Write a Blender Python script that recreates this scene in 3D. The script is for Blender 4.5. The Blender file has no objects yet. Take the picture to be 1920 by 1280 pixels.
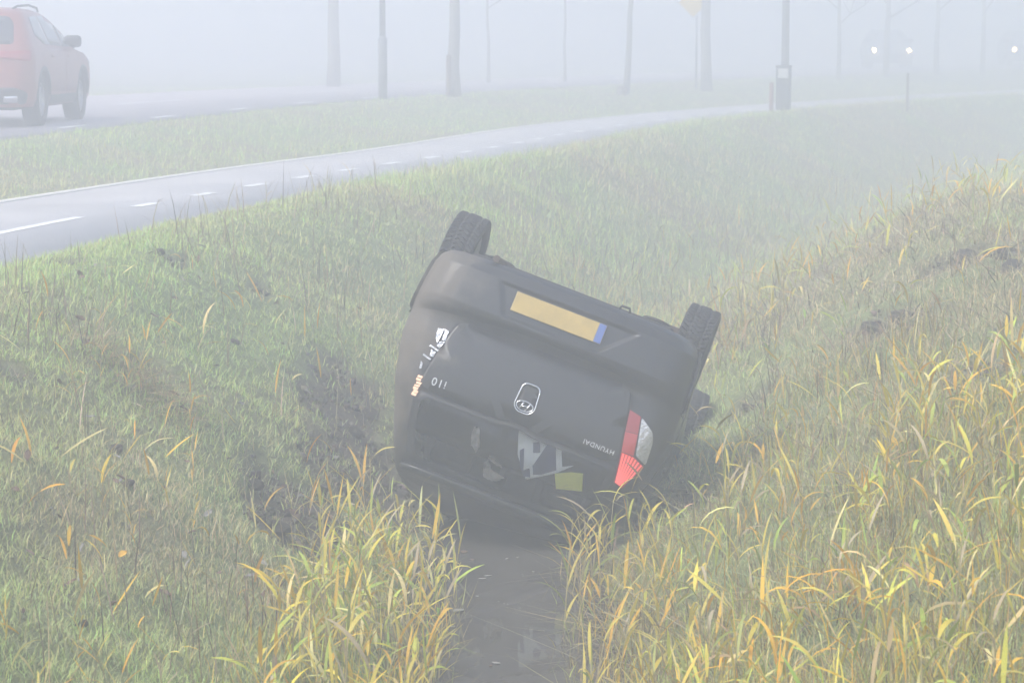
import bpy, bmesh, math, random
import numpy as np
from mathutils import Matrix, Vector

random.seed(11)
rng = np.random.default_rng(5)
R = math.radians
scene = bpy.context.scene
C = scene.collection

# ------------------------------------------------------------------ camera
F_PX, CAM_H, HORIZON = 4533.0, 1.4, 80.0
PITCH = math.atan((640 - HORIZON) / F_PX)
cam_d = bpy.data.cameras.new('camera')
cam = bpy.data.objects.new('camera', cam_d)
C.objects.link(cam)
cam_d.sensor_width = 36.0
cam_d.lens = F_PX / 1920 * 36
cam_d.clip_start = 0.1
cam_d.clip_end = 2000
cam_d.dof.use_dof = True
cam_d.dof.focus_distance = 13.2
cam_d.dof.aperture_fstop = 8.0
cam.location = (0, 0, CAM_H)
cam.rotation_euler = (math.pi / 2 - PITCH, 0, 0)
scene.camera = cam

# ------------------------------------------------------------------ sky, sun, exposure
SUN_EL, SUN_AZ = R(52), R(-120)
world = bpy.data.worlds.new('World')
scene.world = world
world.use_nodes = True
wn = world.node_tree
sky = wn.nodes.new('ShaderNodeTexSky')
sky.sky_type = 'NISHITA'
sky.sun_disc = False
sky.sun_elevation = SUN_EL
sky.sun_rotation = SUN_AZ
sky.air_density = 1.0
sky.dust_density = 2.0
sky.ozone_density = 1.0
wn.links.new(sky.outputs[0], wn.nodes['Background'].inputs[0])
wn.nodes['Background'].inputs[1].default_value = 0.10

sun_d = bpy.data.lights.new('sun', 'SUN')
sun_d.energy = 1.5
sun_d.angle = R(25)
sun_d.color = (1.0, 0.97, 0.93)
sun = bpy.data.objects.new('sun', sun_d)
C.objects.link(sun)
sv = Vector((math.sin(SUN_AZ) * math.cos(SUN_EL), math.cos(SUN_AZ) * math.cos(SUN_EL), math.sin(SUN_EL)))
sun.rotation_euler = sv.to_track_quat('Z', 'Y').to_euler()
sun.location = sv * 50

scene.view_settings.view_transform = 'Standard'
scene.view_settings.look = 'None'
scene.view_settings.gamma = 1.0
scene.view_settings.exposure = 1.57
scene.view_settings.use_curve_mapping = False

scene.render.engine = 'CYCLES'
cy = scene.cycles
cy.max_bounces = 6
cy.diffuse_bounces = 2
cy.glossy_bounces = 2
cy.transmission_bounces = 3
cy.transparent_max_bounces = 6
cy.volume_bounces = 2
cy.use_denoising = True
cy.denoiser = 'OPENIMAGEDENOISE'
cy.sample_clamp_indirect = 4.0
cy.caustics_reflective = False
cy.caustics_refractive = False

HAZE_DENSITY = 0.032
HAZE_COLOR = (0.99, 0.985, 1.0, 1)

# ------------------------------------------------------------------ helpers
def tag(o, label=None, cat=None, group=None, kind=None):
    if label: o['label'] = label
    if cat: o['category'] = cat
    if group: o['group'] = group
    if kind: o['kind'] = kind
    return o


def empty(name, mat=None, loc=None):
    o = bpy.data.objects.new(name, None)
    o.empty_display_size = 0.2
    C.objects.link(o)
    if mat is not None: o.matrix_world = mat
    if loc is not None: o.location = loc
    return o


def link(name, me, mat, parent=None, smooth=False):
    if mat is not None and not me.materials: me.materials.append(mat)
    o = bpy.data.objects.new(name, me)
    C.objects.link(o)
    if parent is not None: o.parent = parent
    if smooth: me.polygons.foreach_set('use_smooth', [True] * len(me.polygons))
    return o


def pyobj(name, verts, faces, mat, parent=None, smooth=False):
    me = bpy.data.meshes.new(name)
    me.from_pydata([tuple(v) for v in verts], [], [tuple(f) for f in faces])
    me.update()
    return link(name, me, mat, parent, smooth)


def bmobj(name, bm, mat, parent=None, smooth=False):
    me = bpy.data.meshes.new(name)
    bmesh.ops.recalc_face_normals(bm, faces=bm.faces)
    bm.to_mesh(me)
    bm.free()
    return link(name, me, mat, parent, smooth)


def quadmesh(name, V, Q, mat, col=None, parent=None, smooth=False):
    """big mesh from numpy: V (n,3), Q (m,4)"""
    me = bpy.data.meshes.new(name)
    me.vertices.add(len(V))
    me.vertices.foreach_set('co', np.ascontiguousarray(V, dtype=np.float32).ravel())
    me.loops.add(Q.size)
    me.loops.foreach_set('vertex_index', np.ascontiguousarray(Q, dtype=np.int32).ravel())
    me.polygons.add(len(Q))
    me.polygons.foreach_set('loop_start', np.arange(0, Q.size, 4, dtype=np.int32))
    me.update(calc_edges=True)
    if col is not None:
        a = me.color_attributes.new('Col', 'FLOAT_COLOR', 'POINT')
        rgba = np.ones((len(V), 4), np.float32)
        rgba[:, :3] = col
        a.data.foreach_set('color', rgba.ravel())
    return link(name, me, mat, parent, smooth)


def add_box(bm, c, s, rot=None, bevel=0.0):
    r = bmesh.ops.create_cube(bm, size=1.0)
    vs = r['verts']
    M = Matrix.Translation(c) @ (rot.to_4x4() if rot else Matrix.Identity(4)) @ Matrix.Diagonal((s[0], s[1], s[2], 1))
    bmesh.ops.transform(bm, matrix=M, verts=vs)
    if bevel > 0:
        es = list({e for v in vs for e in v.link_edges})
        bmesh.ops.bevel(bm, geom=es, offset=bevel, segments=2, affect='EDGES', profile=0.5)


def add_tube(bm, pts, radii, n=8, caps=True):
    pts = [Vector(p) for p in pts]
    rings = []
    prev = None
    for i, p in enumerate(pts):
        d = (pts[min(i + 1, len(pts) - 1)] - pts[max(i - 1, 0)]).normalized()
        if prev is None:
            a = Vector((0, 0, 1)) if abs(d.z) < 0.9 else Vector((1, 0, 0))
            u = d.cross(a).normalized()
        else:
            u = (prev - d * prev.dot(d)).normalized()
        prev = u
        w = d.cross(u)
        r = radii[i] if hasattr(radii, '__len__') else radii
        rings.append([bm.verts.new(p + (u * math.cos(2 * math.pi * k / n) + w * math.sin(2 * math.pi * k / n)) * r) for k in range(n)])
    for a, b in zip(rings, rings[1:]):
        for k in range(n):
            bm.faces.new((a[k], a[(k + 1) % n], b[(k + 1) % n], b[k]))
    if caps:
        bm.faces.new(rings[0][::-1])
        bm.faces.new(rings[-1])


def add_lathe(bm, prof, n=32, axis='z', mat=None):
    """prof: list of (r, h)"""
    rings = []
    for r, h in prof:
        ring = []
        for k in range(n):
            a = 2 * math.pi * k / n
            if axis == 'z': p = Vector((r * math.cos(a), r * math.sin(a), h))
            else: p = Vector((h, r * math.cos(a), r * math.sin(a)))
            if mat: p = mat @ p
            ring.append(bm.verts.new(p))
        rings.append(ring)
    for a, b in zip(rings, rings[1:]):
        for k in range(n):
            bm.faces.new((a[k], a[(k + 1) % n], b[(k + 1) % n], b[k]))
    bm.faces.new(rings[0][::-1])
    bm.faces.new(rings[-1])


# value noise -------------------------------------------------------
def _h(ix, iy, s):
    n = (ix.astype(np.int64) * 374761393 + iy.astype(np.int64) * 668265263 + s * 982451653) & 0x7fffffff
    n = ((n ^ (n >> 13)) * 1274126177) & 0x7fffffff
    return ((n ^ (n >> 16)) & 0xffff) / 65535.0


def vnoise(x, y, s=0):
    x = np.asarray(x, float); y = np.asarray(y, float)
    ix = np.floor(x); iy = np.floor(y)
    fx = x - ix; fy = y - iy
    fx = fx * fx * (3 - 2 * fx); fy = fy * fy * (3 - 2 * fy)
    a = _h(ix, iy, s); b = _h(ix + 1, iy, s); c = _h(ix, iy + 1, s); d = _h(ix + 1, iy + 1, s)
    return (a * (1 - fx) + b * fx) * (1 - fy) + (c * (1 - fx) + d * fx) * fy


def fbm(x, y, s=0, o=3):
    t = 0; a = 0.5; f = 1.0
    for k in range(o):
        t = t + a * vnoise(np.asarray(x) * f, np.asarray(y) * f, s + k)
        a *= 0.5; f *= 2.03
    return t / (1 - 0.5 ** o)


def sstep(a, b, x):
    t = np.clip((x - a) / (b - a), 0, 1)
    return t * t * (3 - 2 * t)


def curve(pts):
    xs = np.array([p[0] for p in pts], float); ys = np.array([p[1] for p in pts], float)
    d = np.diff(ys) / np.diff(xs)
    m = np.zeros(len(xs)); m[0] = d[0]; m[-1] = d[-1]
    for i in range(1, len(xs) - 1):
        m[i] = 0 if d[i - 1] * d[i] <= 0 else 2 * d[i - 1] * d[i] / (d[i - 1] + d[i])

    def f(q):
        q = np.clip(np.asarray(q, float), xs[0], xs[-1])
        i = np.clip(np.searchsorted(xs, q) - 1, 0, len(xs) - 2)
        h = xs[i + 1] - xs[i]; t = (q - xs[i]) / h
        return ((2 * t**3 - 3 * t**2 + 1) * ys[i] + (t**3 - 2 * t**2 + t) * h * m[i]
                + (-2 * t**3 + 3 * t**2) * ys[i + 1] + (t**3 - t**2) * h * m[i + 1])
    return f


# ------------------------------------------------------------------ materials
MATS = {}


def nodes_of(name):
    m = bpy.data.materials.new(name)
    m.use_nodes = True
    nt = m.node_tree
    return m, nt, nt.nodes['Principled BSDF']


def pmat(name, col, rough=0.6, metal=0.0, var=0.15, scale=12.0, bump=0.0, coat=0.0, emit=None, estr=0.0, spec=0.5):
    m, nt, b = nodes_of(name)
    tc = nt.nodes.new('ShaderNodeTexCoord')
    nz = nt.nodes.new('ShaderNodeTexNoise')
    nz.inputs['Scale'].default_value = scale
    nz.inputs['Detail'].default_value = 5
    nt.links.new(tc.outputs['Object'], nz.inputs['Vector'])
    mx = nt.nodes.new('ShaderNodeMix'); mx.data_type = 'RGBA'
    mx.inputs[6].default_value = (*[c * (1 - var) for c in col], 1)
    mx.inputs[7].default_value = (*[min(1, c * (1 + var)) for c in col], 1)
    nt.links.new(nz.outputs['Fac'], mx.inputs[0])
    nt.links.new(mx.outputs[2], b.inputs['Base Color'])
    b.inputs['Roughness'].default_value = rough
    b.inputs['Metallic'].default_value = metal
    b.inputs['Specular IOR Level'].default_value = spec
    b.inputs['Coat Weight'].default_value = coat
    b.inputs['Coat Roughness'].default_value = 0.08
    if emit:
        b.inputs['Emission Color'].default_value = (*emit, 1)
        b.inputs['Emission Strength'].default_value = estr
    if bump > 0:
        bp = nt.nodes.new('ShaderNodeBump')
        bp.inputs['Strength'].default_value = bump
        bp.inputs['Distance'].default_value = 0.02
        nt.links.new(nz.outputs['Fac'], bp.inputs['Height'])
        nt.links.new(bp.outputs[0], b.inputs['Normal'])
    MATS[name] = m
    return m


def foliage_mat(name, trans=0.25, rough=0.6):
    """colour from the Col attribute, with some light passing through"""
    m, nt, b = nodes_of(name)
    at = nt.nodes.new('ShaderNodeAttribute'); at.attribute_name = 'Col'
    tr = nt.nodes.new('ShaderNodeBsdfTranslucent')
    mix = nt.nodes.new('ShaderNodeMixShader')
    mix.inputs[0].default_value = trans
    nt.links.new(at.outputs['Color'], b.inputs['Base Color'])
    nt.links.new(at.outputs['Color'], tr.inputs['Color'])
    b.inputs['Roughness'].default_value = rough
    b.inputs['Specular IOR Level'].default_value = 0.15
    out = nt.nodes['Material Output']
    nt.links.new(b.outputs[0], mix.inputs[1]); nt.links.new(tr.outputs[0], mix.inputs[2])
    nt.links.new(mix.outputs[0], out.inputs['Surface'])
    MATS[name] = m
    return m


def leaf_mat(name, c1, c2, trans=0.35):
    """leaf colour running between two tones along a noise and per plant"""
    m, nt, b = nodes_of(name)
    tc = nt.nodes.new('ShaderNodeTexCoord')
    nz = nt.nodes.new('ShaderNodeTexNoise'); nz.inputs['Scale'].default_value = 9; nz.inputs['Detail'].default_value = 4
    nt.links.new(tc.outputs['Object'], nz.inputs['Vector'])
    oi = nt.nodes.new('ShaderNodeObjectInfo')
    ad = nt.nodes.new('ShaderNodeMath'); ad.operation = 'ADD'
    sb = nt.nodes.new('ShaderNodeMath'); sb.operation = 'SUBTRACT'; sb.inputs[1].default_value = 0.5; sb.use_clamp = True
    nt.links.new(nz.outputs['Fac'], ad.inputs[0]); nt.links.new(oi.outputs['Random'], ad.inputs[1])
    nt.links.new(ad.outputs[0], sb.inputs[0])
    mx = nt.nodes.new('ShaderNodeMix'); mx.data_type = 'RGBA'
    mx.inputs[6].default_value = (*c1, 1); mx.inputs[7].default_value = (*c2, 1)
    nt.links.new(sb.outputs[0], mx.inputs[0])
    tr = nt.nodes.new('ShaderNodeBsdfTranslucent')
    mix = nt.nodes.new('ShaderNodeMixShader'); mix.inputs[0].default_value = trans
    nt.links.new(mx.outputs[2], b.inputs['Base Color']); nt.links.new(mx.outputs[2], tr.inputs['Color'])
    b.inputs['Roughness'].default_value = 0.5
    b.inputs['Specular IOR Level'].default_value = 0.3
    nt.links.new(b.outputs[0], mix.inputs[1]); nt.links.new(tr.outputs[0], mix.inputs[2])
    nt.links.new(mix.outputs[0], nt.nodes['Material Output'].inputs['Surface'])
    MATS[name] = m
    return m


def glass_mat(name, tint=(0.35, 0.37, 0.38), refl=0.12):
    m, nt, b = nodes_of(name)
    nt.nodes.remove(b)
    tr = nt.nodes.new('ShaderNodeBsdfTransparent'); tr.inputs[0].default_value = (*tint, 1)
    gl = nt.nodes.new('ShaderNodeBsdfGlossy'); gl.inputs['Roughness'].default_value = 0.04
    gl.inputs['Color'].default_value = (0.9, 0.9, 0.9, 1)
    fr = nt.nodes.new('ShaderNodeFresnel'); fr.inputs[0].default_value = 1.45
    mix = nt.nodes.new('ShaderNodeMixShader')
    nt.links.new(fr.outputs[0], mix.inputs[0])
    nt.links.new(tr.outputs[0], mix.inputs[1]); nt.links.new(gl.outputs[0], mix.inputs[2])
    nt.links.new(mix.outputs[0], nt.nodes['Material Output'].inputs['Surface'])
    MATS[name] = m
    return m


def paint_mat(name, col, mud=None, mudcol=(0.135, 0.112, 0.085), rough=0.36):
    """car paint; mud = (x0, x1): smeared soil from x0 (none) to x1 (full) in the car's own frame"""
    m, nt, b = nodes_of(name)
    tc = nt.nodes.new('ShaderNodeTexCoord')
    nz = nt.nodes.new('ShaderNodeTexNoise'); nz.inputs['Scale'].default_value = 6; nz.inputs['Detail'].default_value = 8
    nz.inputs['Roughness'].default_value = 0.7
    nt.links.new(tc.outputs['Object'], nz.inputs['Vector'])
    b.inputs['Coat Weight'].default_value = 0.35
    b.inputs['Coat Roughness'].default_value = 0.2
    if mud is None:
        ramp = nt.nodes.new('ShaderNodeMapRange')
        ramp.inputs[1].default_value = 0.45; ramp.inputs[2].default_value = 0.85
        ramp.inputs[3].default_value = 0.0; ramp.inputs[4].default_value = 0.25
        nt.links.new(nz.outputs['Fac'], ramp.inputs[0])
        fac = ramp.outputs[0]
    else:
        sx = nt.nodes.new('ShaderNodeSeparateXYZ'); nt.links.new(tc.outputs['Object'], sx.inputs[0])
        r1 = nt.nodes.new('ShaderNodeMapRange'); r1.inputs[1].default_value = mud[0]; r1.inputs[2].default_value = mud[1]
        r1.inputs[3].default_value = -0.55; r1.inputs[4].default_value = 0.42
        nt.links.new(sx.outputs[0], r1.inputs[0])
        ad = nt.nodes.new('ShaderNodeMath'); ad.operation = 'ADD'
        nt.links.new(r1.outputs[0], ad.inputs[0]); nt.links.new(nz.outputs['Fac'], ad.inputs[1])
        r2 = nt.nodes.new('ShaderNodeMapRange'); r2.inputs[1].default_value = 0.42; r2.inputs[2].default_value = 0.8
        r2.inputs[3].default_value = 0.02; r2.inputs[4].default_value = 0.85
        nt.links.new(ad.outputs[0], r2.inputs[0])
        fac = r2.outputs[0]
    mx = nt.nodes.new('ShaderNodeMix'); mx.data_type = 'RGBA'
    mx.inputs[6].default_value = (*col, 1); mx.inputs[7].default_value = (*mudcol, 1)
    nt.links.new(fac, mx.inputs[0]); nt.links.new(mx.outputs[2], b.inputs['Base Color'])
    rr = nt.nodes.new('ShaderNodeMapRange'); rr.inputs[3].default_value = rough; rr.inputs[4].default_value = 0.85
    nt.links.new(fac, rr.inputs[0]); nt.links.new(rr.outputs[0], b.inputs['Roughness'])
    cw = nt.nodes.new('ShaderNodeMapRange'); cw.inputs[3].default_value = 0.35; cw.inputs[4].default_value = 0.0
    nt.links.new(fac, cw.inputs[0]); nt.links.new(cw.outputs[0], b.inputs['Coat Weight'])
    n2 = nt.nodes.new('ShaderNodeTexNoise'); n2.inputs['Scale'].default_value = 90; n2.inputs['Detail'].default_value = 3
    nt.links.new(tc.outputs['Object'], n2.inputs['Vector'])
    bp = nt.nodes.new('ShaderNodeBump'); bp.inputs['Strength'].default_value = 0.12; bp.inputs['Distance'].default_value = 0.004
    nt.links.new(n2.outputs['Fac'], bp.inputs['Height']); nt.links.new(bp.outputs[0], b.inputs['Normal'])
    MATS[name] = m
    return m


def ground_mat():
    m, nt, b = nodes_of('ground')
    at = nt.nodes.new('ShaderNodeAttribute'); at.attribute_name = 'Col'
    tc = nt.nodes.new('ShaderNodeTexCoord')
    nz = nt.nodes.new('ShaderNodeTexNoise'); nz.inputs['Scale'].default_value = 14; nz.inputs['Detail'].default_value = 8
    nz.inputs['Roughness'].default_value = 0.75
    nt.links.new(tc.outputs['Object'], nz.inputs['Vector'])
    mr = nt.nodes.new('ShaderNodeMapRange'); mr.inputs[1].default_value = 0.3; mr.inputs[2].default_value = 0.7
    mr.inputs[3].default_value = 0.45; mr.inputs[4].default_value = 1.5
    nt.links.new(nz.outputs['Fac'], mr.inputs[0])
    mu = nt.nodes.new('ShaderNodeMix'); mu.data_type = 'RGBA'; mu.blend_type = 'MULTIPLY'; mu.inputs[0].default_value = 1
    nt.links.new(at.outputs['Color'], mu.inputs[6]); nt.links.new(mr.outputs[0], mu.inputs[7])
    nt.links.new(mu.outputs[2], b.inputs['Base Color'])
    b.inputs['Roughness'].default_value = 0.9
    b.inputs['Specular IOR Level'].default_value = 0.2
    bp = nt.nodes.new('ShaderNodeBump'); bp.inputs['Strength'].default_value = 0.9; bp.inputs['Distance'].default_value = 0.04
    nt.links.new(nz.outputs['Fac'], bp.inputs['Height']); nt.links.new(bp.outputs[0], b.inputs['Normal'])
    return m


def asphalt_mat(name, col):
    m, nt, b = nodes_of(name)
    tc = nt.nodes.new('ShaderNodeTexCoord')
    n1 = nt.nodes.new('ShaderNodeTexNoise'); n1.inputs['Scale'].default_value = 0.7; n1.inputs['Detail'].default_value = 5
    n2 = nt.nodes.new('ShaderNodeTexNoise'); n2.inputs['Scale'].default_value = 120; n2.inputs['Detail'].default_value = 2
    nt.links.new(tc.outputs['Object'], n1.inputs['Vector']); nt.links.new(tc.outputs['Object'], n2.inputs['Vector'])
    ad = nt.nodes.new('ShaderNodeMath'); ad.operation = 'ADD'
    nt.links.new(n1.outputs['Fac'], ad.inputs[0]); nt.links.new(n2.outputs['Fac'], ad.inputs[1])
    mr = nt.nodes.new('ShaderNodeMapRange'); mr.inputs[1].default_value = 0.6; mr.inputs[2].default_value = 1.4
    nt.links.new(ad.outputs[0], mr.inputs[0])
    mx = nt.nodes.new('ShaderNodeMix'); mx.data_type = 'RGBA'
    mx.inputs[6].default_value = (*[c * 0.75 for c in col], 1); mx.inputs[7].default_value = (*[c * 1.3 for c in col], 1)
    nt.links.new(mr.outputs[0], mx.inputs[0]); nt.links.new(mx.outputs[2], b.inputs['Base Color'])
    r = nt.nodes.new('ShaderNodeMapRange'); r.inputs[1].default_value = 0.3; r.inputs[2].default_value = 0.7
    r.inputs[3].default_value = 0.4; r.inputs[4].default_value = 0.65        # wet
    nt.links.new(n1.outputs['Fac'], r.inputs[0]); nt.links.new(r.outputs[0], b.inputs['Roughness'])
    bp = nt.nodes.new('ShaderNodeBump'); bp.inputs['Strength'].default_value = 0.3; bp.inputs['Distance'].default_value = 0.004
    nt.links.new(n2.outputs['Fac'], bp.inputs['Height']); nt.links.new(bp.outputs[0], b.inputs['Normal'])
    MATS[name] = m
    return m


def water_mat():
    m, nt, b = nodes_of('water')
    tc = nt.nodes.new('ShaderNodeTexCoord')
    nz = nt.nodes.new('ShaderNodeTexNoise'); nz.inputs['Scale'].default_value = 5; nz.inputs['Detail'].default_value = 4
    mp = nt.nodes.new('ShaderNodeMapping'); mp.inputs['Scale'].default_value = (1, 0.5, 1)
    nt.links.new(tc.outputs['Object'], mp.inputs[0]); nt.links.new(mp.outputs[0], nz.inputs['Vector'])
    mx = nt.nodes.new('ShaderNodeMix'); mx.data_type = 'RGBA'
    mx.inputs[6].default_value = (0.07, 0.064, 0.055, 1); mx.inputs[7].default_value = (0.13, 0.12, 0.105, 1)
    nt.links.new(nz.outputs['Fac'], mx.inputs[0]); nt.links.new(mx.outputs[2], b.inputs['Base Color'])
    b.inputs['Roughness'].default_value = 0.04
    b.inputs['IOR'].default_value = 1.33
    bp = nt.nodes.new('ShaderNodeBump'); bp.inputs['Strength'].default_value = 0.05; bp.inputs['Distance'].default_value = 0.02
    nt.links.new(nz.outputs['Fac'], bp.inputs['Height']); nt.links.new(bp.outputs[0], b.inputs['Normal'])
    return m


pmat('white_mark', (0.74, 0.74, 0.72), 0.7, var=0.25, scale=12)
pmat('edge_concrete', (0.55, 0.53, 0.48), 0.8, var=0.25, scale=8)
pmat('rubber', (0.022, 0.022, 0.024), 0.75, var=0.3, scale=20)
pmat('black_plastic', (0.018, 0.018, 0.019), 0.5, var=0.2)
pmat('rim_dark', (0.16, 0.16, 0.17), 0.4, 0.8, var=0.3)
pmat('rim_silver', (0.45, 0.46, 0.48), 0.35, 0.9, var=0.1)
pmat('under_metal', (0.045, 0.042, 0.04), 0.7, 0.4, var=0.5, scale=10, bump=0.4)
pmat('rust_metal', (0.09, 0.06, 0.045), 0.8, 0.3, var=0.5, scale=20)
pmat('letter_silver', (0.7, 0.7, 0.72), 0.5, 0.2, var=0.05)
pmat('chrome', (0.75, 0.76, 0.78), 0.15, 1.0, var=0.04)
pmat('plate_yellow', (0.46, 0.33, 0.10), 0.45, var=0.3, scale=14)
pmat('plate_blue', (0.08, 0.14, 0.38), 0.45, var=0.08)
pmat('red_lens', (0.32, 0.015, 0.02), 0.15, var=0.12, coat=0.6)
pmat('red_lens_mid', (0.45, 0.03, 0.03), 0.15, var=0.12, coat=0.6)
pmat('red_lens_lit', (0.45, 0.012, 0.015), 0.2, var=0.12, coat=0.5, emit=(1.0, 0.02, 0.03), estr=0.035)
pmat('red_rib_lit', (0.8, 0.08, 0.06), 0.2, var=0.2, coat=0.5, emit=(1.0, 0.16, 0.14), estr=0.34)
pmat('clear_lens', (0.6, 0.6, 0.62), 0.15, 0.35, var=0.45, scale=45, bump=0.6, coat=0.6)
pmat('reflector', (0.6, 0.6, 0.62), 0.2, 1.0, var=0.45, scale=60, bump=0.5)
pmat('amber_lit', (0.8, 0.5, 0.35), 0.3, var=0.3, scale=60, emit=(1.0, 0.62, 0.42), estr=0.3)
pmat('interior', (0.03, 0.03, 0.032), 0.85, var=0.4, scale=15, bump=0.5)
pmat('cloth_white', (0.80, 0.84, 0.84), 0.85, var=0.08, scale=12, bump=0.2)
pmat('cloth_navy', (0.03, 0.045, 0.14), 0.85, var=0.15, scale=12)
pmat('card_yellow', (0.82, 0.84, 0.06), 0.6, var=0.15, scale=18)
pmat('wrapper', (0.5, 0.46, 0.42), 0.5, var=0.35, scale=40, bump=0.5)
pmat('glass_dark', (0.03, 0.035, 0.04), 0.06, var=0.05, coat=0.3)
pmat('lamp_white', (0.9, 0.88, 0.8), 0.2, var=0.02, emit=(1.0, 0.74, 0.32), estr=26.0)
pmat('steel_grey', (0.2, 0.21, 0.21), 0.55, 0.3, var=0.25, scale=9)
pmat('steel_light', (0.33, 0.34, 0.35), 0.5, 0.3, var=0.15, scale=9)
pmat('bin_dark', (0.06, 0.07, 0.07), 0.6, var=0.25)
pmat('bin_panel', (0.6, 0.6, 0.58), 0.6, var=0.1)
pmat('post_red', (0.22, 0.1, 0.08), 0.8, var=0.3)
pmat('sign_yellow', (0.75, 0.5, 0.03), 0.5, var=0.05)
pmat('sign_white', (0.75, 0.75, 0.73), 0.5, var=0.05)
pmat('bark', (0.22, 0.21, 0.175), 0.9, var=0.5, scale=18, bump=0.9)
pmat('stake_wood', (0.16, 0.12, 0.08), 0.85, var=0.4, scale=14)
pmat('soil', (0.10, 0.082, 0.062), 0.95, var=0.5, scale=30, bump=1.0)
pmat('dead_leaf', (0.16, 0.1, 0.065), 0.8, var=0.5, scale=40)
pmat('pale_leaf', (0.27, 0.25, 0.22), 0.7, var=0.35, scale=40)
pmat('yellow_leaf', (0.62, 0.36, 0.04), 0.6, var=0.25, scale=30)
asphalt_mat('path_asphalt', (0.38, 0.365, 0.355))
asphalt_mat('road_asphalt', (0.34, 0.30, 0.295))
paint_mat('paint_black', (0.010, 0.011, 0.014), mud=(0.1, 0.82))
paint_mat('paint_red', (0.26, 0.06, 0.04))
paint_mat('paint_grey', (0.12, 0.13, 0.15))
glass_mat('window_glass', (.93, .94, .94))
foliage_mat('grass')
leaf_mat('reed_green', (0.30, 0.36, 0.08), (0.46, 0.47, 0.13))
leaf_mat('reed_yellow', (0.62, 0.50, 0.07), (0.74, 0.60, 0.13))
leaf_mat('reed_ochre', (0.70, 0.38, 0.04), (0.78, 0.52, 0.08))
leaf_mat('reed_tan', (0.46, 0.36, 0.21), (0.58, 0.49, 0.32))
leaf_mat('reed_stem', (0.36, 0.29, 0.13), (0.46, 0.40, 0.2), 0.15)

# ------------------------------------------------------------------ lie of the land
WATER = -1.34
path_x = curve([(-60, -12.6), (-20, -8.2), (0, -5.9), (10, -4.85), (17.87, -3.79), (21.16, -3.15), (24.23, -2.47), (26.9, -1.8),
                (30.8, -.7), (40, 1.45), (46.2, 3.4), (51.4, 5.4), (57.35, 8.3), (64.3, 12.0), (100, 35), (150, 70), (400, 250)])
ditch_x = curve([(-60, -1), (0, -.1), (10, 0), (13, .06), (16, .3), (20, .9), (25, 2.0), (34, 4.5), (40, 6.2), (47, 8.7),
                 (58, 13.6), (64, 16.8), (100, 40), (150, 76), (400, 258)])
road_x = curve([(-60, -15), (-20, -10.2), (0, -8.3), (27, -5.7), (31, -5.2), (36.2, -4.45), (43, -3.3), (55, 0.0), (70, 6), (99, 20),
                (150, 48), (400, 200)])
ROAD_W, ROAD_Z, PATH_HW = 6.2, 0.35, 1.32
PATH_NEAR = 0.98


def soil_mask(X, Y):
    """bare, churned earth: the scar the car tore in the bank, and patches by the ditch"""
    m = np.zeros_like(np.asarray(X, float))
    for cx, cy, rx, ry, a in SCARS:
        d = ((X - cx) / rx) ** 2 + ((Y - cy) / ry) ** 2 + (fbm(X * 4, Y * 4, 31) - 0.5) * 1.6 + (fbm(X * 11, Y * 8, 33) - 0.5) * 1.8
        m = np.maximum(m, a * (1 - sstep(0.5, 1.15, d)))
    return m


SCARS = []


def ground_z(X, Y, relief=True):
    X = np.asarray(X, float); Y = np.asarray(Y, float)
    xc, xd, xr = path_x(Y), ditch_x(Y), road_x(Y)
    c1 = xc + 1.65
    b1, b2 = xd - 0.23, xd + 0.18
    bot = 1.44 - .24 * sstep(14.8, 16.6, Y)
    top = -.14 + .24 * sstep(13, 17.5, Y) * (1 - sstep(20.5, 25, Y)) - .2 * sstep(24, 30, Y)
    c2 = xd + 2.9
    t = np.clip((X - c1) / np.maximum(b1 - c1, 0.5), 0, 1)
    left = -bot * (0.55 * t + 0.45 * (t * t * (3 - 2 * t)))
    u = np.clip((X - b2) / (c2 - b2), 0, 1)
    right = -bot + (bot + top) * (0.6 * u + 0.4 * (u * u * (3 - 2 * u)))
    z = np.where(X < (b1 + b2) / 2, left, right)
    dam = sstep(5.2, 2.6, Y) if np.ndim(Y) else (1.0 if Y < 3 else 0.0)
    z = z * (1 - dam) + np.maximum(z, -0.12) * dam
    v = sstep(xc - 1.6, xr - 0.1, X) if False else np.clip((xc - 1.5 - X) / np.maximum(xc - 1.5 - xr, 0.4), 0, 1)
    z = z + np.where(X < xc, (ROAD_Z - 0.02) * (v * v * (3 - 2 * v)), 0)
    far = np.clip((xr - ROAD_W - 0.4 - X) / 4.0, 0, 1)
    z = z - 0.3 * far * far * (3 - 2 * far)
    if relief:
        onpath = (X - xc > -1.7) & (X - xc < 1.08)
        z = z + .05 * sstep(1.0, 1.3, X - xc) * (1 - sstep(1.7, 2.6, X - xc))
        onroad = (X < xr + 0.15) & (X > xr - ROAD_W - 0.3)
        a = np.where(onpath | onroad, 0.0, 1.0)
        bank = sstep(0.0, 0.25, t) * (X < xd) + sstep(0.0, 0.2, u) * (X >= xd)
        n = (fbm(X * 1.1, Y * 0.9, 3) - 0.5) * 0.16 * bank + (fbm(X * 4.2, Y * 3.7, 9) - 0.5) * 0.09 * np.maximum(bank, 0.25)
        z = z + a * n
        if SCARS:
            s = soil_mask(X, Y)
            z = z + a * s * ((fbm(X * 9, Y * 9, 17) - 0.5) * 0.14 - 0.07)
        z = np.where(onpath, np.minimum(z, -0.03), z)
        z = np.where(onroad, np.minimum(z, ROAD_Z - 0.03), z)
    return z


def gz(x, y):
    return float(ground_z(np.array([x]), np.array([y]))[0])


def ray(px, py):
    return np.array([(px - 960) / F_PX, math.cos(PITCH) - math.sin(PITCH) * (py - 640) / F_PX,
                     -math.sin(PITCH) - math.cos(PITCH) * (py - 640) / F_PX])


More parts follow.
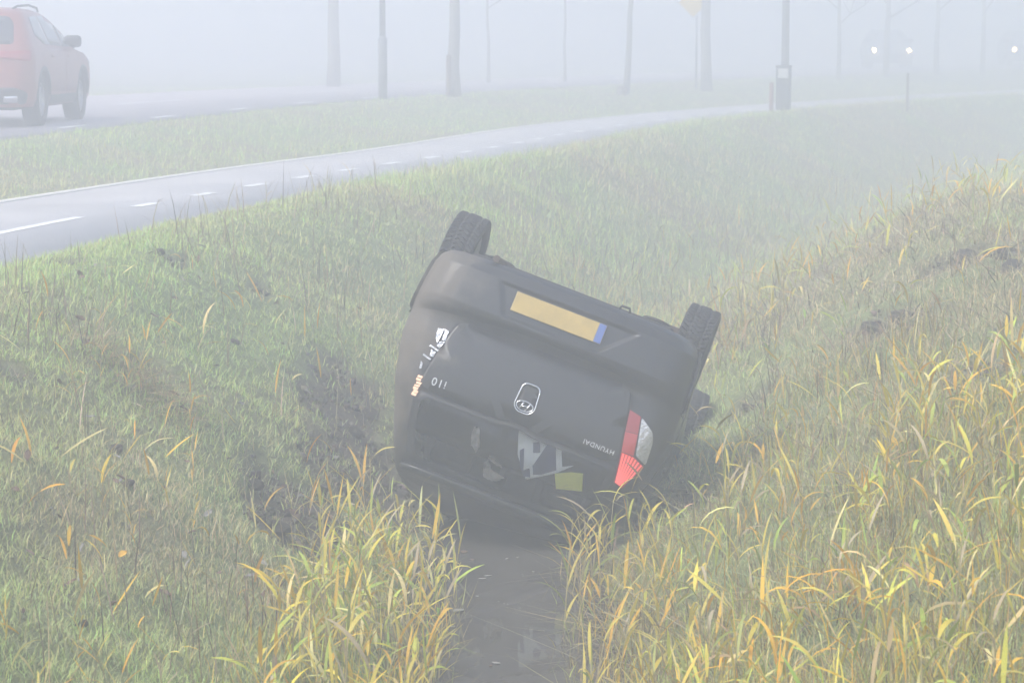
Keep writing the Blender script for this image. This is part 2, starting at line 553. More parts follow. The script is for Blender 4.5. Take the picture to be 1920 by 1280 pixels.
def hit(px, py):
    """where the line of sight of a photo pixel meets the ground"""
    d = ray(px, py)
    ts = np.concatenate([np.arange(4, 40, 0.02), np.arange(40, 200, 0.1)])
    P = ts[:, None] * d[None, :] + np.array([0, 0, CAM_H])
    g = np.maximum(ground_z(P[:, 0], P[:, 1], False), WATER)
    i = np.argmax(P[:, 2] <= g)
    return float(P[i, 0]), float(P[i, 1])


for px, py, rx, ry, a in [(565, 960, .34, .8, 1.0), (650, 775, .36, 0.9, .95), (690, 830, .4, .8, .95), (640, 880, .35, .7, .85), (480, 880, .12, .4, .8), (720, 940, .35, .6, .9),
                          (330, 500, .10, .22, .7), (480, 545, .10, .25, .7), (230, 700, .06, .12, .9), (130, 505, .16, .25, .7),
                          (1560, 820, .12, .3, .9), (1830, 470, .35, .5, .9), (1700, 590, .3, .5, .7), (1640, 600, .2, .4, .8),
                          (1840, 690, .25, .35, .7), (1400, 760, .18, .4, .7), (1250, 960, .25, .5, .8), (30, 720, .12, .2, .7)]:
    hx, hy_ = hit(px, py)
    SCARS.append((hx, hy_, rx, ry, a))


def spaced(lo, hi, a, b, step, grow):
    """coordinates: even between a and b, growing outwards to lo and hi"""
    v = list(np.arange(a, b + 1e-6, step))
    s, x = step, b
    while x < hi:
        s *= grow; x += s; v.append(min(x, hi))
    s, x = step, a
    while x > lo:
        s *= grow; x -= s; v.insert(0, max(x, lo))
    return np.array(v)


gx = spaced(-360, 360, -8, 9, 0.1, 1.09)
gy = spaced(-50, 370, 5, 30, 0.11, 1.05)
GX, GY = np.meshgrid(gx, gy)
GZ = ground_z(GX, GY)
V = np.stack([GX.ravel(), GY.ravel(), GZ.ravel()], 1)
ni, nj = GX.shape
idx = np.arange(ni * nj).reshape(ni, nj)
Q = np.stack([idx[:-1, :-1], idx[:-1, 1:], idx[1:, 1:], idx[1:, :-1]], -1).reshape(-1, 4)


def ground_colour(X, Y):
    n = fbm(X * 0.9, Y * 0.7, 41)[:, None]
    n2 = fbm(X * 5, Y * 5, 43)[:, None]
    green = np.array([0.22, 0.28, 0.11]); brown = np.array([0.26, 0.22, 0.13]); soil = np.array([0.13, 0.105, 0.078])
    k = np.clip((n - 0.35) * 2.5, 0, 1) * 0.7 + 0.3 * n2
    c = green * (1 - k) + brown * k
    s = soil_mask(X, Y)[:, None]
    return c * (1 - s) + soil * s


ground = quadmesh('ground', V, Q, ground_mat(), ground_colour(V[:, 0], V[:, 1]), smooth=True)
tag(ground, 'grassy banks of the ditch and verges fading into fog', kind='structure')

# water in the ditch
ys = np.concatenate([np.arange(3.5, 40, 0.4), np.arange(40, 369, 4)])
wx = ditch_x(ys)
Vw = np.concatenate([np.stack([wx - 1.5, ys, np.full_like(ys, WATER)], 1), np.stack([wx + 1.5, ys, np.full_like(ys, WATER)], 1)])
k = len(ys); i = np.arange(k - 1)
Qw = np.stack([i, i + k, i + k + 1, i + 1], 1)
tag(quadmesh('water', Vw, Qw, water_mat()), 'murky still ditch water', kind='structure')


def strip(name, fx, y0, y1, o0, o1, z, mat, parent=None, step=0.5, thick=0.0):
    """a ribbon that follows the curve fx between offsets o0 and o1 (square to the curve)"""
    ys = np.arange(y0, y1 + 1e-6, step) if y1 - y0 > step else np.array([y0, (y0 + y1) / 2, y1])
    x = fx(ys); dx = (fx(ys + 0.05) - fx(ys - 0.05)) / 0.1
    L = np.sqrt(1 + dx * dx)
    nx, ny = 1 / L, -dx / L
    a = np.stack([x + nx * o0, ys + ny * o0, np.full_like(ys, z)], 1)
    b = np.stack([x + nx * o1, ys + ny * o1, np.full_like(ys, z)], 1)
    k = len(ys); i = np.arange(k - 1)
    if thick <= 0:
        return quadmesh(name, np.concatenate([a, b]), np.stack([i, i + k, i + k + 1, i + 1], 1), mat, parent=parent)
    lo = np.array([0, 0, thick])
    Vv = np.concatenate([a, b, a - lo, b - lo])
    top = np.stack([i, i + k, i + k + 1, i + 1], 1)
    s1 = np.stack([i + 2 * k, i, i + 1, i + 2 * k + 1], 1)
    s2 = np.stack([i + k, i + 3 * k, i + 3 * k + 1, i + k + 1], 1)
    return quadmesh(name, Vv, np.concatenate([top, s1, s2]), mat, parent=parent)


path = strip('cycle_path', path_x, -40, 160, -PATH_HW, PATH_NEAR, 0.0, MATS['path_asphalt'], thick=0.06)
tag(path, 'grey asphalt cycle path with a broken white centre line', kind='structure')
strip('edge_band', path_x, -40, 160, -PATH_HW - 0.15, -PATH_HW, 0.006, MATS['edge_concrete'], path, thick=0.07)
strip('lane_mark', path_x, 11.5, 19.95, -0.05, 0.05, 0.004, MATS['white_mark'], path)
y = 20.75
while y < 70:
    strip('lane_mark', path_x, y, y + 0.78, -0.06, 0.06, 0.004, MATS['white_mark'], path)
    y += 1.5 * math.cos(math.atan(float(path_x(y + 1) - path_x(y))))
    y += 0.0
road = strip('road', road_x, -48, 170, -ROAD_W, 0, ROAD_Z, MATS['road_asphalt'], thick=0.08)
tag(road, 'dull asphalt road running into the fog', kind='structure')
y = 6.0
while y < 80:
    strip('lane_mark', road_x, y, y + 1.0, -0.32, -0.2, ROAD_Z + 0.004, MATS['white_mark'], road)
    strip('lane_mark', road_x, y, y + 1.0, -ROAD_W + .2, -ROAD_W + .32, ROAD_Z + 0.004, MATS['white_mark'], road)
    y += 4.0
y = 5.0
while y < 80:
    strip('lane_mark', road_x, y, y + 3.0, -ROAD_W / 2 - .06, -ROAD_W / 2 + .06, ROAD_Z + 0.004, MATS['white_mark'], road)
    y += 9.0

# ------------------------------------------------------------------ cars
class Shape:
    """plan outlines stacked by height: z -> rear y, front y, half width, corner radii"""
    def __init__(s, rows, crown):
        a = np.array(rows, float)
        s.z, s.yr, s.w, s.rr, s.yf, s.rf = a.T
        s.crown = crown

    def at(s, z):
        return [np.interp(z, s.z, q) for q in (s.yr, s.w, s.rr, s.yf, s.rf)]

    def rear(s, x, z):
        yr, w, rr, yf, rf = s.at(z)
        ax = min(abs(x), w - 1e-4)
        y = yr
        if ax > w - rr: y += rr - math.sqrt(max(0, rr * rr - (ax - (w - rr)) ** 2))
        return y + s.crown * (ax / w) ** 2

    def side(s, y, z):
        yr, w, rr, yf, rf = s.at(z)
        y0, y1 = yr + rr + s.crown, yf - rf
        if y < y0:
            t = min(1, (y0 - y) / rr); return w - rr + rr * math.sqrt(1 - t * t)
        if y > y1:
            t = min(1, (y - y1) / rf); return w - rf + rf * math.sqrt(max(0, 1 - t * t))
        return w

    def half(s, z, nr=12, na=8, ns=100, nf=10, off=0.0, y_end=None):
        """right half outline from rear centre to front centre (or to y_end along the flank)"""
        yr, w, rr, yf, rf = s.at(z)
        yr -= off; w += off; yf += off
        c = s.crown
        P = [(x, yr + c * (x / w) ** 2) for x in np.linspace(0, w - rr, nr, endpoint=False)]
        for a in np.linspace(0, math.pi / 2, na, endpoint=False):
            x = w - rr + rr * math.sin(a); P.append((x, yr + rr - rr * math.cos(a) + c * (x / w) ** 2))
        ys, ye = yr + rr + c, (yf - rf if y_end is None else y_end)
        P += [(w, q) for q in np.linspace(ys, max(ye, ys + 0.01), ns, endpoint=y_end is not None)]
        if y_end is None:
            for a in np.linspace(0, math.pi / 2, na, endpoint=False):
                P.append((w - rf + rf * math.cos(a), yf - rf + rf * math.sin(a)))
            P += [(x, yf) for x in np.linspace(w - rf, 0, nf)]
        return P


def shell(shape, zs, holes, **kw):
    bm = bmesh.new()
    rows = []
    for z in zs:
        h = shape.half(z, **kw)
        closed = kw.get('y_end') is None
        pts = [(-x, y) for x, y in h[::-1]]
        pts = pts[:-1] + h if not closed else pts[:-1] + h[:-1]
        rows.append([bm.verts.new((x, y, z)) for x, y in pts])
    n = len(rows[0])
    for a, b in zip(rows, rows[1:]):
        for i in range(n if closed else n - 1):
            j = (i + 1) % n
            c = (a[i].co + a[j].co + b[j].co + b[i].co) / 4
            if any(f(c) for f in holes): continue
            bm.faces.new((a[i], a[j], b[j], b[i]))
    return bm, rows


def in_poly(x, y, P):
    r = False
    for (x0, y0), (x1, y1) in zip(P, P[1:] + P[:1]):
        if (y0 > y) != (y1 > y) and x < (x1 - x0) * (y - y0) / (y1 - y0) + x0: r = not r
    return r


def rounded(P, r, n=4):
    """round the corners of a polygon"""
    out = []
    k = len(P)
    for i in range(k):
        p, a, b = Vector(P[i]), Vector(P[i - 1]), Vector(P[(i + 1) % k])
        da, db = (a - p), (b - p)
        rr = min(r, da.length * 0.45, db.length * 0.45)
        s, e = p + da.normalized() * rr, p + db.normalized() * rr
        for t in np.linspace(0, 1, n + 1):
            out.append(tuple((1 - t) ** 2 * s + 2 * t * (1 - t) * p + t * t * e))
    return out


def patch_bm(P, mapf, off, depth, cuts=3):
    """flat outline P laid onto a curved surface by mapf(a, b, off), with a rim going back by depth"""
    bm = bmesh.new()
    vs = [bm.verts.new((a, b, 0)) for a, b in P]
    f = bm.faces.new(vs)
    bmesh.ops.triangulate(bm, faces=[f])
    if cuts:
        bmesh.ops.subdivide_edges(bm, edges=bm.edges[:], cuts=cuts, use_grid_fill=True)
    flat = {v: (v.co.x, v.co.y) for v in bm.verts}
    be = [e for e in bm.edges if len(e.link_faces) == 1]
    ex = bmesh.ops.extrude_edge_only(bm, edges=be)
    for g in ex['geom']:
        if isinstance(g, bmesh.types.BMVert): flat.setdefault(g, None)
    for v in bm.verts:
        if flat.get(v) is not None:
            v.co = mapf(*flat[v], off)
        else:
            v.co = mapf(v.co.x, v.co.y, off - depth)
    return bm


def tyre_mesh(r, w, tread=True):
    na = 240 if tread else 64
    hw = w / 2
    prof = [(-hw * .70, r * .64), (-hw * .96, r * .76), (-hw, r * .88), (-hw * .93, r * .965)]
    tx = np.linspace(-hw * .86, hw * .86, 13)
    prof += [(x, r - 0.006 * (abs(x) / hw) ** 2) for x in tx]
    prof += [(hw * .93, r * .965), (hw, r * .88), (hw * .96, r * .76), (hw * .70, r * .64)]
    m = len(prof)
    V = []
    for a in range(na):
        th = 2 * math.pi * a / na
        for j, (x, rr) in enumerate(prof):
            q = rr
            if tread and 4 <= j < 17:
                t = j - 4
                groove = t in (3, 9)
                ph = (a / 4.0 + abs(t - 6) * 0.33 + (0.5 if t > 6 else 0)) % 1.0
                if groove or (ph < 0.27 and t != 6): q -= 0.008
            V.append((x, q * math.cos(th), q * math.sin(th)))
    F = []
    for a in range(na):
        b = (a + 1) % na
        for j in range(m - 1):
            F.append((a * m + j, b * m + j, b * m + j + 1, a * m + j + 1))
    me = bpy.data.meshes.new('tyre')
    me.from_pydata(V, [], F)
    me.materials.append(MATS['rubber'])
    me.update()
    return me


def rim_mesh(r, w, spokes, mat):
    bm = bmesh.new()
    hw = w / 2
    add_lathe(bm, [(r * .64, -hw * .72), (r * .66, hw * .70), (r * .60, hw * .72), (r * .57, hw * .35), (r * .56, -hw * .5)], 40, 'x')
    add_lathe(bm, [(r * .20, -hw * .3), (r * .20, hw * .50), (r * .16, hw * .58)], 20, 'x')
    for k in range(spokes):
        a = 2 * math.pi * k / spokes
        rot = Matrix.Rotation(a, 3, 'X')
        add_box(bm, rot @ Vector((hw * .42, 0, r * .39)), (0.03, r * .16, r * .44), rot, 0.006)
    me = bpy.data.meshes.new('rim')
    bmesh.ops.recalc_face_normals(bm, faces=bm.faces)
    bm.to_mesh(me); bm.free()
    me.materials.append(mat)
    return me


def add_wheels(root, wheels, r, w, tread=True, spokes=5, rimmat='rim_dark', drop=0.0, steer=0):
    tm, rm = tyre_mesh(r, w, tread), rim_mesh(r, w, spokes, MATS[rimmat])
    for x, y in wheels:
        bm = bmesh.new()
        add_lathe(bm, [(r * .30, -w * .42), (r * .33, -w * .2), (r * .33, w * .12), (r * .1, w * .16)], 24, 'x')
        h = bmobj('wheel', bm, MATS['under_metal'], root)
        h.location = (x, y, r - (drop if y < 1 and x > 0 else 0))
        h.rotation_euler = (0, 0, (0 if x > 0 else math.pi) + (R(steer) if y > 2 else 0))
        if steer and y > 2 and x < 0: h.location.x -= .04
        link('tyre', tm, None, h)
        link('rim', rm, None, h)


def arch_bm(shape, yc, zc, r0, r1, sgn, off=0.008, depth=0.22, a0=2, a1=178):
    bm = bmesh.new()
    prev = None
    for a in np.linspace(R(a0), R(a1), 36):
        q = []
        for r, o in ((r1, -0.01), (r1, off), (r0, off)):
            y, z = yc + r * math.cos(a), zc + r * math.sin(a)
            q.append(bm.verts.new((sgn * (shape.side(y, z) + o), y, z)))
        y, z = yc + r0 * math.cos(a), zc + r0 * math.sin(a)
        q.append(bm.verts.new((sgn * (shape.side(y, z) - depth), y, z)))
        if prev:
            for i in range(3): bm.faces.new((prev[i], prev[i + 1], q[i + 1], q[i]))
        prev = q
    return bm


def text_mesh(s, size, depth):
    cu = bpy.data.curves.new('txt', 'FONT')
    cu.body = s; cu.size = size; cu.extrude = depth; cu.align_x = 'CENTER'; cu.align_y = 'CENTER'; cu.space_character = 1.15
    o = bpy.data.objects.new('txt', cu)
    C.objects.link(o)
    dg = bpy.context.evaluated_depsgraph_get()
    me = bpy.data.meshes.new_from_object(o.evaluated_get(dg))
    bpy.data.objects.remove(o)
    return me


# ---------------------------------------------------------------- the overturned black hatchback
small = Shape([
    # z    rear   w     rr   front  rf
    (0.20, .14, .66, .14, 3.36, .30), (0.30, .055, .735, .15, 3.46, .34), (0.33, .025, .757, .16, 3.50, .36), (0.38, .004, .775, .17, 3.54, .38),
    (0.50, -.004, .788, .17, 3.555, .40), (0.58, -.002, .793, .17, 3.55, .40), (0.615, .012, .795, .17, 3.53, .40), (0.655, .046, .796, .16, 3.50, .38),
    (0.70, .056, .797, .16, 3.46, .38), (0.80, .052, .797, .16, 3.28, .36), (0.88, .054, .782, .16, 3.02, .34), (0.95, .060, .764, .16, 2.80, .32),
    (1.03, .076, .748, .15, 2.64, .30), (1.09, .095, .728, .15, 2.54, .28), (1.25, .160, .672, .14, 2.30, .26), (1.40, .232, .618, .14, 2.06, .24),
    (1.455, .265, .595, .15, 1.95, .22), (1.49, .33, .575, .15, 1.82, .2), (1.52, .46, .48, .15, 1.66, .2), (1.535, .62, .36, .15, 1.5, .2)], 0.05)
CAR_R = Matrix(((-0.92703144, 0.03449143, -0.37339396), (0.1514828, 0.94533994, -0.28876524), (0.3430243, -0.32425722, -0.8815847)))
CAR_T = Vector((0.16665903, 12.86383804, -0.27492434)) - CAR_R @ Vector((0, 0, 0.7))
CAR_M = Matrix.Translation(CAR_T) @ CAR_R.to_4x4()
WHEELS = [(.70, .56), (-.70, .56), (.70, 2.94), (-.70, 2.94)]
WIN = [(-.565, 1.105), (-.10, 1.105), (-.05, 1.09), (.05, 1.09), (.10, 1.105), (.565, 1.105), (.53, 1.30), (.49, 1.425), (.0, 1.44), (-.49, 1.425), (-.53, 1.30)]
RW = rounded(WIN, .06)


def rearmap(s):
    return lambda x, z, off: Vector((x, s.rear(x, z) - off, z))


def sidemap(s, sgn):
    return lambda y, z, off: Vector((sgn * (s.side(y, z) + off), y, z))


def build_black_car():
    root = empty('overturned_car', CAR_M)
    tag(root, 'black hatchback lying on its roof, nose down in the ditch water', 'car')
    pb = MATS['paint_black']
    holes = [lambda c: c.y < .5 and abs(c.x) < .62 and in_poly(c.x, c.z, WIN)]
    for x, y in WHEELS:
        holes.append(lambda c, x=x, y=y: c.x * x > 0 and abs(c.x) > .5 and (c.y - y) ** 2 + (c.z - .29) ** 2 < .325 ** 2)
    # side glass openings: front door, rear door
    SG = [[(.70, 1.13), (1.33, 1.11), (1.33, 1.42), (.86, 1.40)], [(1.42, 1.11), (2.38, 1.08), (2.05, 1.38), (1.42, 1.42)]]
    for P in SG:
        holes.append(lambda c, P=P: .3 < abs(c.x) and .4 < c.y < 2.5 and in_poly(c.y, c.z, P))
    zs = np.concatenate([np.arange(.30, 1.45, .02), [1.455, 1.475, 1.49, 1.505, 1.52, 1.535]])
    bm, rows = shell(small, zs, holes, ns=110)
    bm.faces.new(rows[-1])
    body = bmobj('body', bm, pb, root, True)
    # floor pan and what hangs under it
    bm = bmesh.new()
    add_box(bm, (0, 1.75, .285), (1.18, 3.2, .05), None, .02)
    add_box(bm, (0, 1.75, .262), (.26, 2.6, .05), None, .02)
    add_box(bm, (.42, 1.75, .258), (.12, 2.2, .05), None, .015)
    add_box(bm, (-.42, 1.75, .258), (.12, 2.2, .05), None, .015)
    add_box(bm, (.1, .95, .245), (.8, .5, .1), None, .04)
    bmobj('floor_pan', bm, MATS['under_metal'], root)
    bm = bmesh.new()
    add_tube(bm, [(-.6, .58, .30), (-.4, .60, .29), (.4, .60, .29), (.6, .58, .30)], .035, 10)
    for s in (-1, 1):
        add_tube(bm, [(s * .55, .56, .29), (s * .52, 1.0, .29)], .03, 8)
    bmobj('rear_axle', bm, MATS['under_metal'], root, True)
    for s in (-1, 1):
        bm = bmesh.new()
        add_lathe(bm, [(.10, -.05), (.118, -.045), (.118, .02), (.10, .025)], 28, 'x')
        d = bmobj('brake_drum', bm, MATS['rust_metal'], root); d.location = (s * .555, .56, .285)
        bm = bmesh.new()
        add_lathe(bm, [(.085, -.012), (.092, 0), (.085, .012)], 24, 'z')
        for k in range(5):
            add_lathe(bm, [(.062, .02 + k * .03), (.07, .028 + k * .03), (.062, .036 + k * .03)], 18, 'z')
        d = bmobj('spring', bm, MATS['under_metal'], root); d.location = (s * .47, .50, .20)
    bm = bmesh.new()
    add_lathe(bm, [(.06, -.30), (.085, -.27), (.085, .27), (.06, .30)], 20, 'x', Matrix.Translation((.12, .34, .31)) @ Matrix.Diagonal((1, 1.0, .62, 1)))
    add_tube(bm, [(.2, .4, .25), (.22, .9, .23), (.05, 1.4, .24), (.05, 2.8, .25)], .024, 8)
    add_tube(bm, [(.38, .22, .26), (.44, .10, .27), (.44, .03, .28)], .02, 8)
    bmobj('exhaust', bm, MATS['rust_metal'], root)
    bm = bmesh.new()
    add_tube(bm, [(-.335, .12, .315), (-.335, .10, .275), (-.33, .09, .262), (-.285, .09, .262), (-.278, .10, .275), (-.278, .12, .315)], .007, 8)
    bmobj('towing_eye', bm, MATS['black_plastic'], root, True)
    # arches
    for x, y in WHEELS:
        sgn = 1 if x > 0 else -1
        bmobj('wheel_arch', arch_bm(small, y, .29, .305, .345, sgn, .006), MATS['paint_black'], root, True)
    # rear bumper with plate recess and a rounded upper edge
    bm = bmesh.new()
    zz = np.concatenate([[.298, .305], np.arange(.315, .62, .008), [.622, .632, .642]])
    rows = []
    rec = [(-.43, .40), (.36, .40), (.285, .565), (-.26, .565)]

    def bump_off(x, z, zt):
        o = .020
        zf = min(1, max(0, (z - .385) / .02)) * min(1, max(0, (.58 - z) / .02))
        q = (z - .40) / .165
        l, h = -.43 + .17 * q, .36 - .075 * q
        xf = min(1, max(0, (x - l + .015) / .03)) * min(1, max(0, (h + .015 - x) / .03))
        o -= .016 * zf * xf
        if z < .34: o += .006 * min(1, (.34 - z) / .02)          # lower lip
        if z > zt: o -= .03 * (z - zt) / .03
        return o
    for z in zz:
        h = small.half(z, nr=70, na=10, ns=6, y_end=.27)
        pts = [(-x, y) for x, y in h[::-1]][:-1] + h
        row = []
        for x, y in pts:
            zt = .600 + .05 * (x / .75) ** 2
            zq = .298 + (z - .298) * (zt + .03 - .298) / (.642 - .298)
            q = bump_off(x, zq, zt)
            yr, w, rr, yf, rf = small.at(zq)
            if abs(x) > w - .22:
                t = min(1, (abs(x) - (w - .22)) / .2); x += math.copysign(q * t, x); q *= (1 - t)
            row.append(bm.verts.new((x, (small.rear(x, zq) if y < yr + .16 else y) - q, zq)))
        rows.append(row)
    for a, b in zip(rows, rows[1:]):
        for i in range(len(a) - 1): bm.faces.new((a[i], a[i + 1], b[i + 1], b[i]))
    # return the lower edge under the car
    lip = [bm.verts.new((v.co.x * .90, v.co.y + .09 * max(0, 1 - max(0, v.co.y - .04) / .15), .300)) for v in rows[0]]
    for i in range(len(lip) - 1): bm.faces.new((lip[i], lip[i + 1], rows[0][i + 1], rows[0][i]))
    bmobj('rear_bumper', bm, pb, root, True)
    # tailgate lower panel
    rm = rearmap(small)
    TG = rounded([(-.50, .668), (.50, .668), (.535, .80), (.585, 1.075), (.10, 1.085), (.05, 1.07), (-.05, 1.07), (-.10, 1.085), (-.585, 1.075), (-.535, .80)], .07)
    tg = bmobj('tailgate', patch_bm(TG, rm, .016, .03, 4), pb, root, True)
    bm = bmesh.new()
    n = len(TG)
    ring = [[bm.verts.new(rm(x * k, .88 + (z - .88) * k, o)) for x, z in TG] for k, o in ((.985, .004), (1.028, .004))]
    for i in range(n):
        j = (i + 1) % n
        bm.faces.new((ring[0][i], ring[0][j], ring[1][j], ring[1][i]))
    bmobj('panel_gap', bm, MATS['rubber'], tg)
    # glass and its black surround
    gl = bmobj('rear_window', patch_bm(RW, rm, .002, .004, 3), MATS['window_glass'], root, True)
    bm = bmesh.new()
    out = [(x * 1.055, 1.27 + (z - 1.27) * 1.10) for x, z in RW]
    inn = [(x * .975, 1.27 + (z - 1.27) * .93) for x, z in RW]
    n = len(RW)
    A = [bm.verts.new(rm(x, z, -.004)) for x, z in out]
    B = [bm.verts.new(rm(x, z, .007)) for x, z in out]
    D = [bm.verts.new(rm(x, z, .007)) for x, z in inn]
    for i in range(n):
        j = (i + 1) % n
        bm.faces.new((A[i], A[j], B[j], B[i])); bm.faces.new((B[i], B[j], D[j], D[i]))
    bmobj('seal', bm, MATS['black_plastic'], gl, True)
    # spoiler over the glass
    bm = bmesh.new()
    prev = None
    for x in np.linspace(-.54, .54, 25):
        yb = small.rear(x, 1.47) + .02 * (abs(x) / .54) ** 3
        q = [bm.verts.new(p) for p in ((x, yb - .075, 1.468), (x, yb - .085, 1.478), (x, yb - .05, 1.500), (x, yb + .06, 1.512), (x, yb + .06, 1.45), (x, yb - .01, 1.448))]
        if prev:
            for i in range(6): bm.faces.new((prev[i], prev[(i + 1) % 6], q[(i + 1) % 6], q[i]))
        else: first = q
        prev = q
    bm.faces.new(first); bm.faces.new(prev)
    bmobj('spoiler', bm, pb, root, True)
    # number plate
    bm = bmesh.new()
    add_box(bm, (0, -.020, .472), (.52, .008, .11), None, .003)
    pl = bmobj('number_plate', bm, MATS['plate_yellow'], root)
    bm = bmesh.new(); add_box(bm, (-.238, -.0255, .472), (.04, .004, .106))
    bmobj('blue_band', bm, MATS['plate_blue'], pl)
    # tail lamp, whole one on the car's left
    tl = bmobj('tail_lamp', patch_bm(rounded([(-.528, .775), (-.61, .79), (-.70, .84), (-.722, .905), (-.728, 1.02), (-.71, 1.05), (-.645, 1.19), (-.59, 1.178)], .02),
                                     rm, .004, .02, 3), MATS['black_plastic'], root)
    tag(tl, 'whole lamp with its red lens lit')
    bmobj('red_lens', patch_bm([(-.535, .785), (-.603, .798), (-.622, .89), (-.552, .90)], rm, .022, .03, 3), MATS['red_lens'], tl)
    bmobj('red_lens', patch_bm([(-.553, .903), (-.623, .893), (-.642, 1.006), (-.573, 1.008)], rm, .021, .03, 3), MATS['red_lens_mid'], tl)
    bmobj('clear_lens', patch_bm(rounded([(-.609, .80), (-.69, .85), (-.712, .902), (-.718, 1.021), (-.652, 1.000)], .015), rm, .022, .03, 3), MATS['clear_lens'], tl)
    LL = [(-.574, 1.012), (-.645, 1.011), (-.712, 1.034), (-.641, 1.180), (-.596, 1.168)]
    ll = bmobj('lit_lens', patch_bm(LL, rm, .022, .03, 3), MATS['red_lens_lit'], tl)
    for k in range(7):
        t = (k + .5) / 7
        a = (-.578 - .128 * t, 1.015 + .018 * max(0, t - .5) * 2)
        b = (-.600 - .05 * t, 1.166 + .008 * min(1, t * 1.4))
        f = 1.0 if t < .62 else 1.0 - (t - .62) * 1.25
        b = (a[0] + (b[0] - a[0]) * f, a[1] + (b[1] - a[1]) * f)
        w = .0048
        bm = patch_bm([(a[0] - w, a[1]), (a[0] + w, a[1]), (b[0] + w, b[1]), (b[0] - w, b[1])], rm, .026, .006, 1)
        bmobj('lens_rib', bm, MATS['red_rib_lit'], ll)
    # the broken one on the car's right: bare reflectors and a glowing stump
    tl = bmobj('tail_lamp', patch_bm(rounded([(.528, .735), (.61, .74), (.69, .80), (.715, .90), (.72, 1.02), (.645, 1.18), (.575, 1.17)], .03), rm, -.012, .02, 3), MATS['interior'], root)
    tag(tl, 'smashed lamp with bare reflectors, one end glowing')
    for P, mt in [([(.534, .742), (.556, .738), (.552, .80), (.530, .800)], 'reflector'), ([(.560, .739), (.594, .748), (.588, .80), (.566, .83)], 'reflector'),
                  ([(.530, .806), (.555, .812), (.565, .842), (.545, .85)], 'reflector'), ([(.545, .858), (.60, .846), (.602, .856), (.548, .868)], 'clear_lens'),
                  ([(.555, .874), (.585, .87), (.58, .905), (.558, .905)], 'reflector'), ([(.565, .918), (.615, .905), (.617, .914), (.57, .926)], 'clear_lens'),
                  ([(.60, .955), (.615, .945), (.61, .985), (.597, .985)], 'clear_lens')]:
        bmobj('reflector_shard', patch_bm(P, rm, .012 + random.uniform(0, .012), .012, 2), MATS[mt], tl)
    for k in range(7):
        a = 1.02 + k * .016; c = .588 + .004 * math.sin(k * 2.1)
        P = [(c - .014 - .004 * random.random(), a), (c + .012, a + random.uniform(-.004, .004)), (c + .014, a + .011), (c - .012, a + .012)]
        bmobj('glowing_shard', patch_bm(P, rm, .012 + random.uniform(0, .01), .01, 1), MATS['amber_lit'], tl)
    # badge: chrome surround, oval with a slanting bar letter
    bm = bmesh.new()
    ring = rounded([(-.052, .855), (.046, .855), (.056, .985), (.03, 1.013), (-.036, 1.013), (-.062, .985)], .035, 6)
    add_tube(bm, [rm(x, z, .02) for x, z in ring + ring[:2]], .0045, 8)
    bg = bmobj('badge', bm, MATS['chrome'], root, True)
    bmobj('badge_recess', patch_bm([(x * .93, .934 + (z - .934) * .93) for x, z in ring], rm, .0155, .004, 2), MATS['black_plastic'], bg, True)
    bm = bmesh.new()
    el = [(-.003 + .047 * math.cos(a), .977 + .026 * math.sin(a)) for a in np.linspace(0, 2 * math.pi, 33)]
    add_tube(bm, [rm(x, z, .022) for x, z in el[:-1] + el[:2]], .0035, 8)
    for s in (-1, 1):
        add_tube(bm, [rm(-.003 + s * .018 - .008, .957, .022), rm(-.003 + s * .018 - .002, .977, .023), rm(-.003 + s * .018 + .008, .997, .022)], .0045, 8)
    add_tube(bm, [rm(-.024, .974, .022), rm(-.003, .977, .0235), rm(.018, .981, .022)], .0035, 8)
    bmobj('oval_mark', bm, MATS['chrome'], bg, True)
    # lettering
    for s, x, z, size in (('HYUNDAI', -.452, 1.030, .036), ('i10', .477, 1.022, .062)):
        me = text_mesh(s, size, .002)
        me.name = 'lettering'
        o = link('lettering', me, MATS['letter_silver'], root)
        dzy = (small.rear(x, z + .02) - small.rear(x, z - .02)) / .04
        dxy = (small.rear(x + .05, z) - small.rear(x - .05, z)) / .1
        X = Vector((1, dxy, 0)).normalized(); Yv = Vector((0, dzy, 1)); Z = X.cross(Yv).normalized(); Yv = Z.cross(X)
        M = Matrix((X, Yv, Z)).transposed().to_4x4()
        M.translation = rm(x, z, .019)
        o.matrix_local = M
    # cabin
    bm = bmesh.new()
    add_box(bm, (0, .62, .93), (1.2, .16, .62), Matrix.Rotation(R(-12), 3, 'X'), .05)
    for s in (-1, 1): add_box(bm, (s * .33, .70, 1.28), (.25, .09, .16), None, .04)
    bmobj('rear_seat', bm, MATS['interior'], root)
    for s in (-1, 1):
        bm = bmesh.new()
        add_box(bm, (s * .33, 1.65, .95), (.48, .14, .62), Matrix.Rotation(R(-14), 3, 'X'), .05)
        add_box(bm, (s * .33, 1.58, 1.33), (.26, .09, .17), None, .04)
        add_box(bm, (s * .33, 1.9, .62), (.48, .48, .14), None, .05)
        bmobj('front_seat', bm, MATS['interior'], root)
    bm = bmesh.new()
    add_box(bm, (0, .36, .72), (1.1, .5, .03), None, .01)
    bmobj('boot_floor', bm, MATS['interior'], root)
    bm = bmesh.new()
    add_box(bm, (0, 2.5, .88), (1.3, .35, .25), None, .06)
    bmobj('dashboard', bm, MATS['interior'], root)
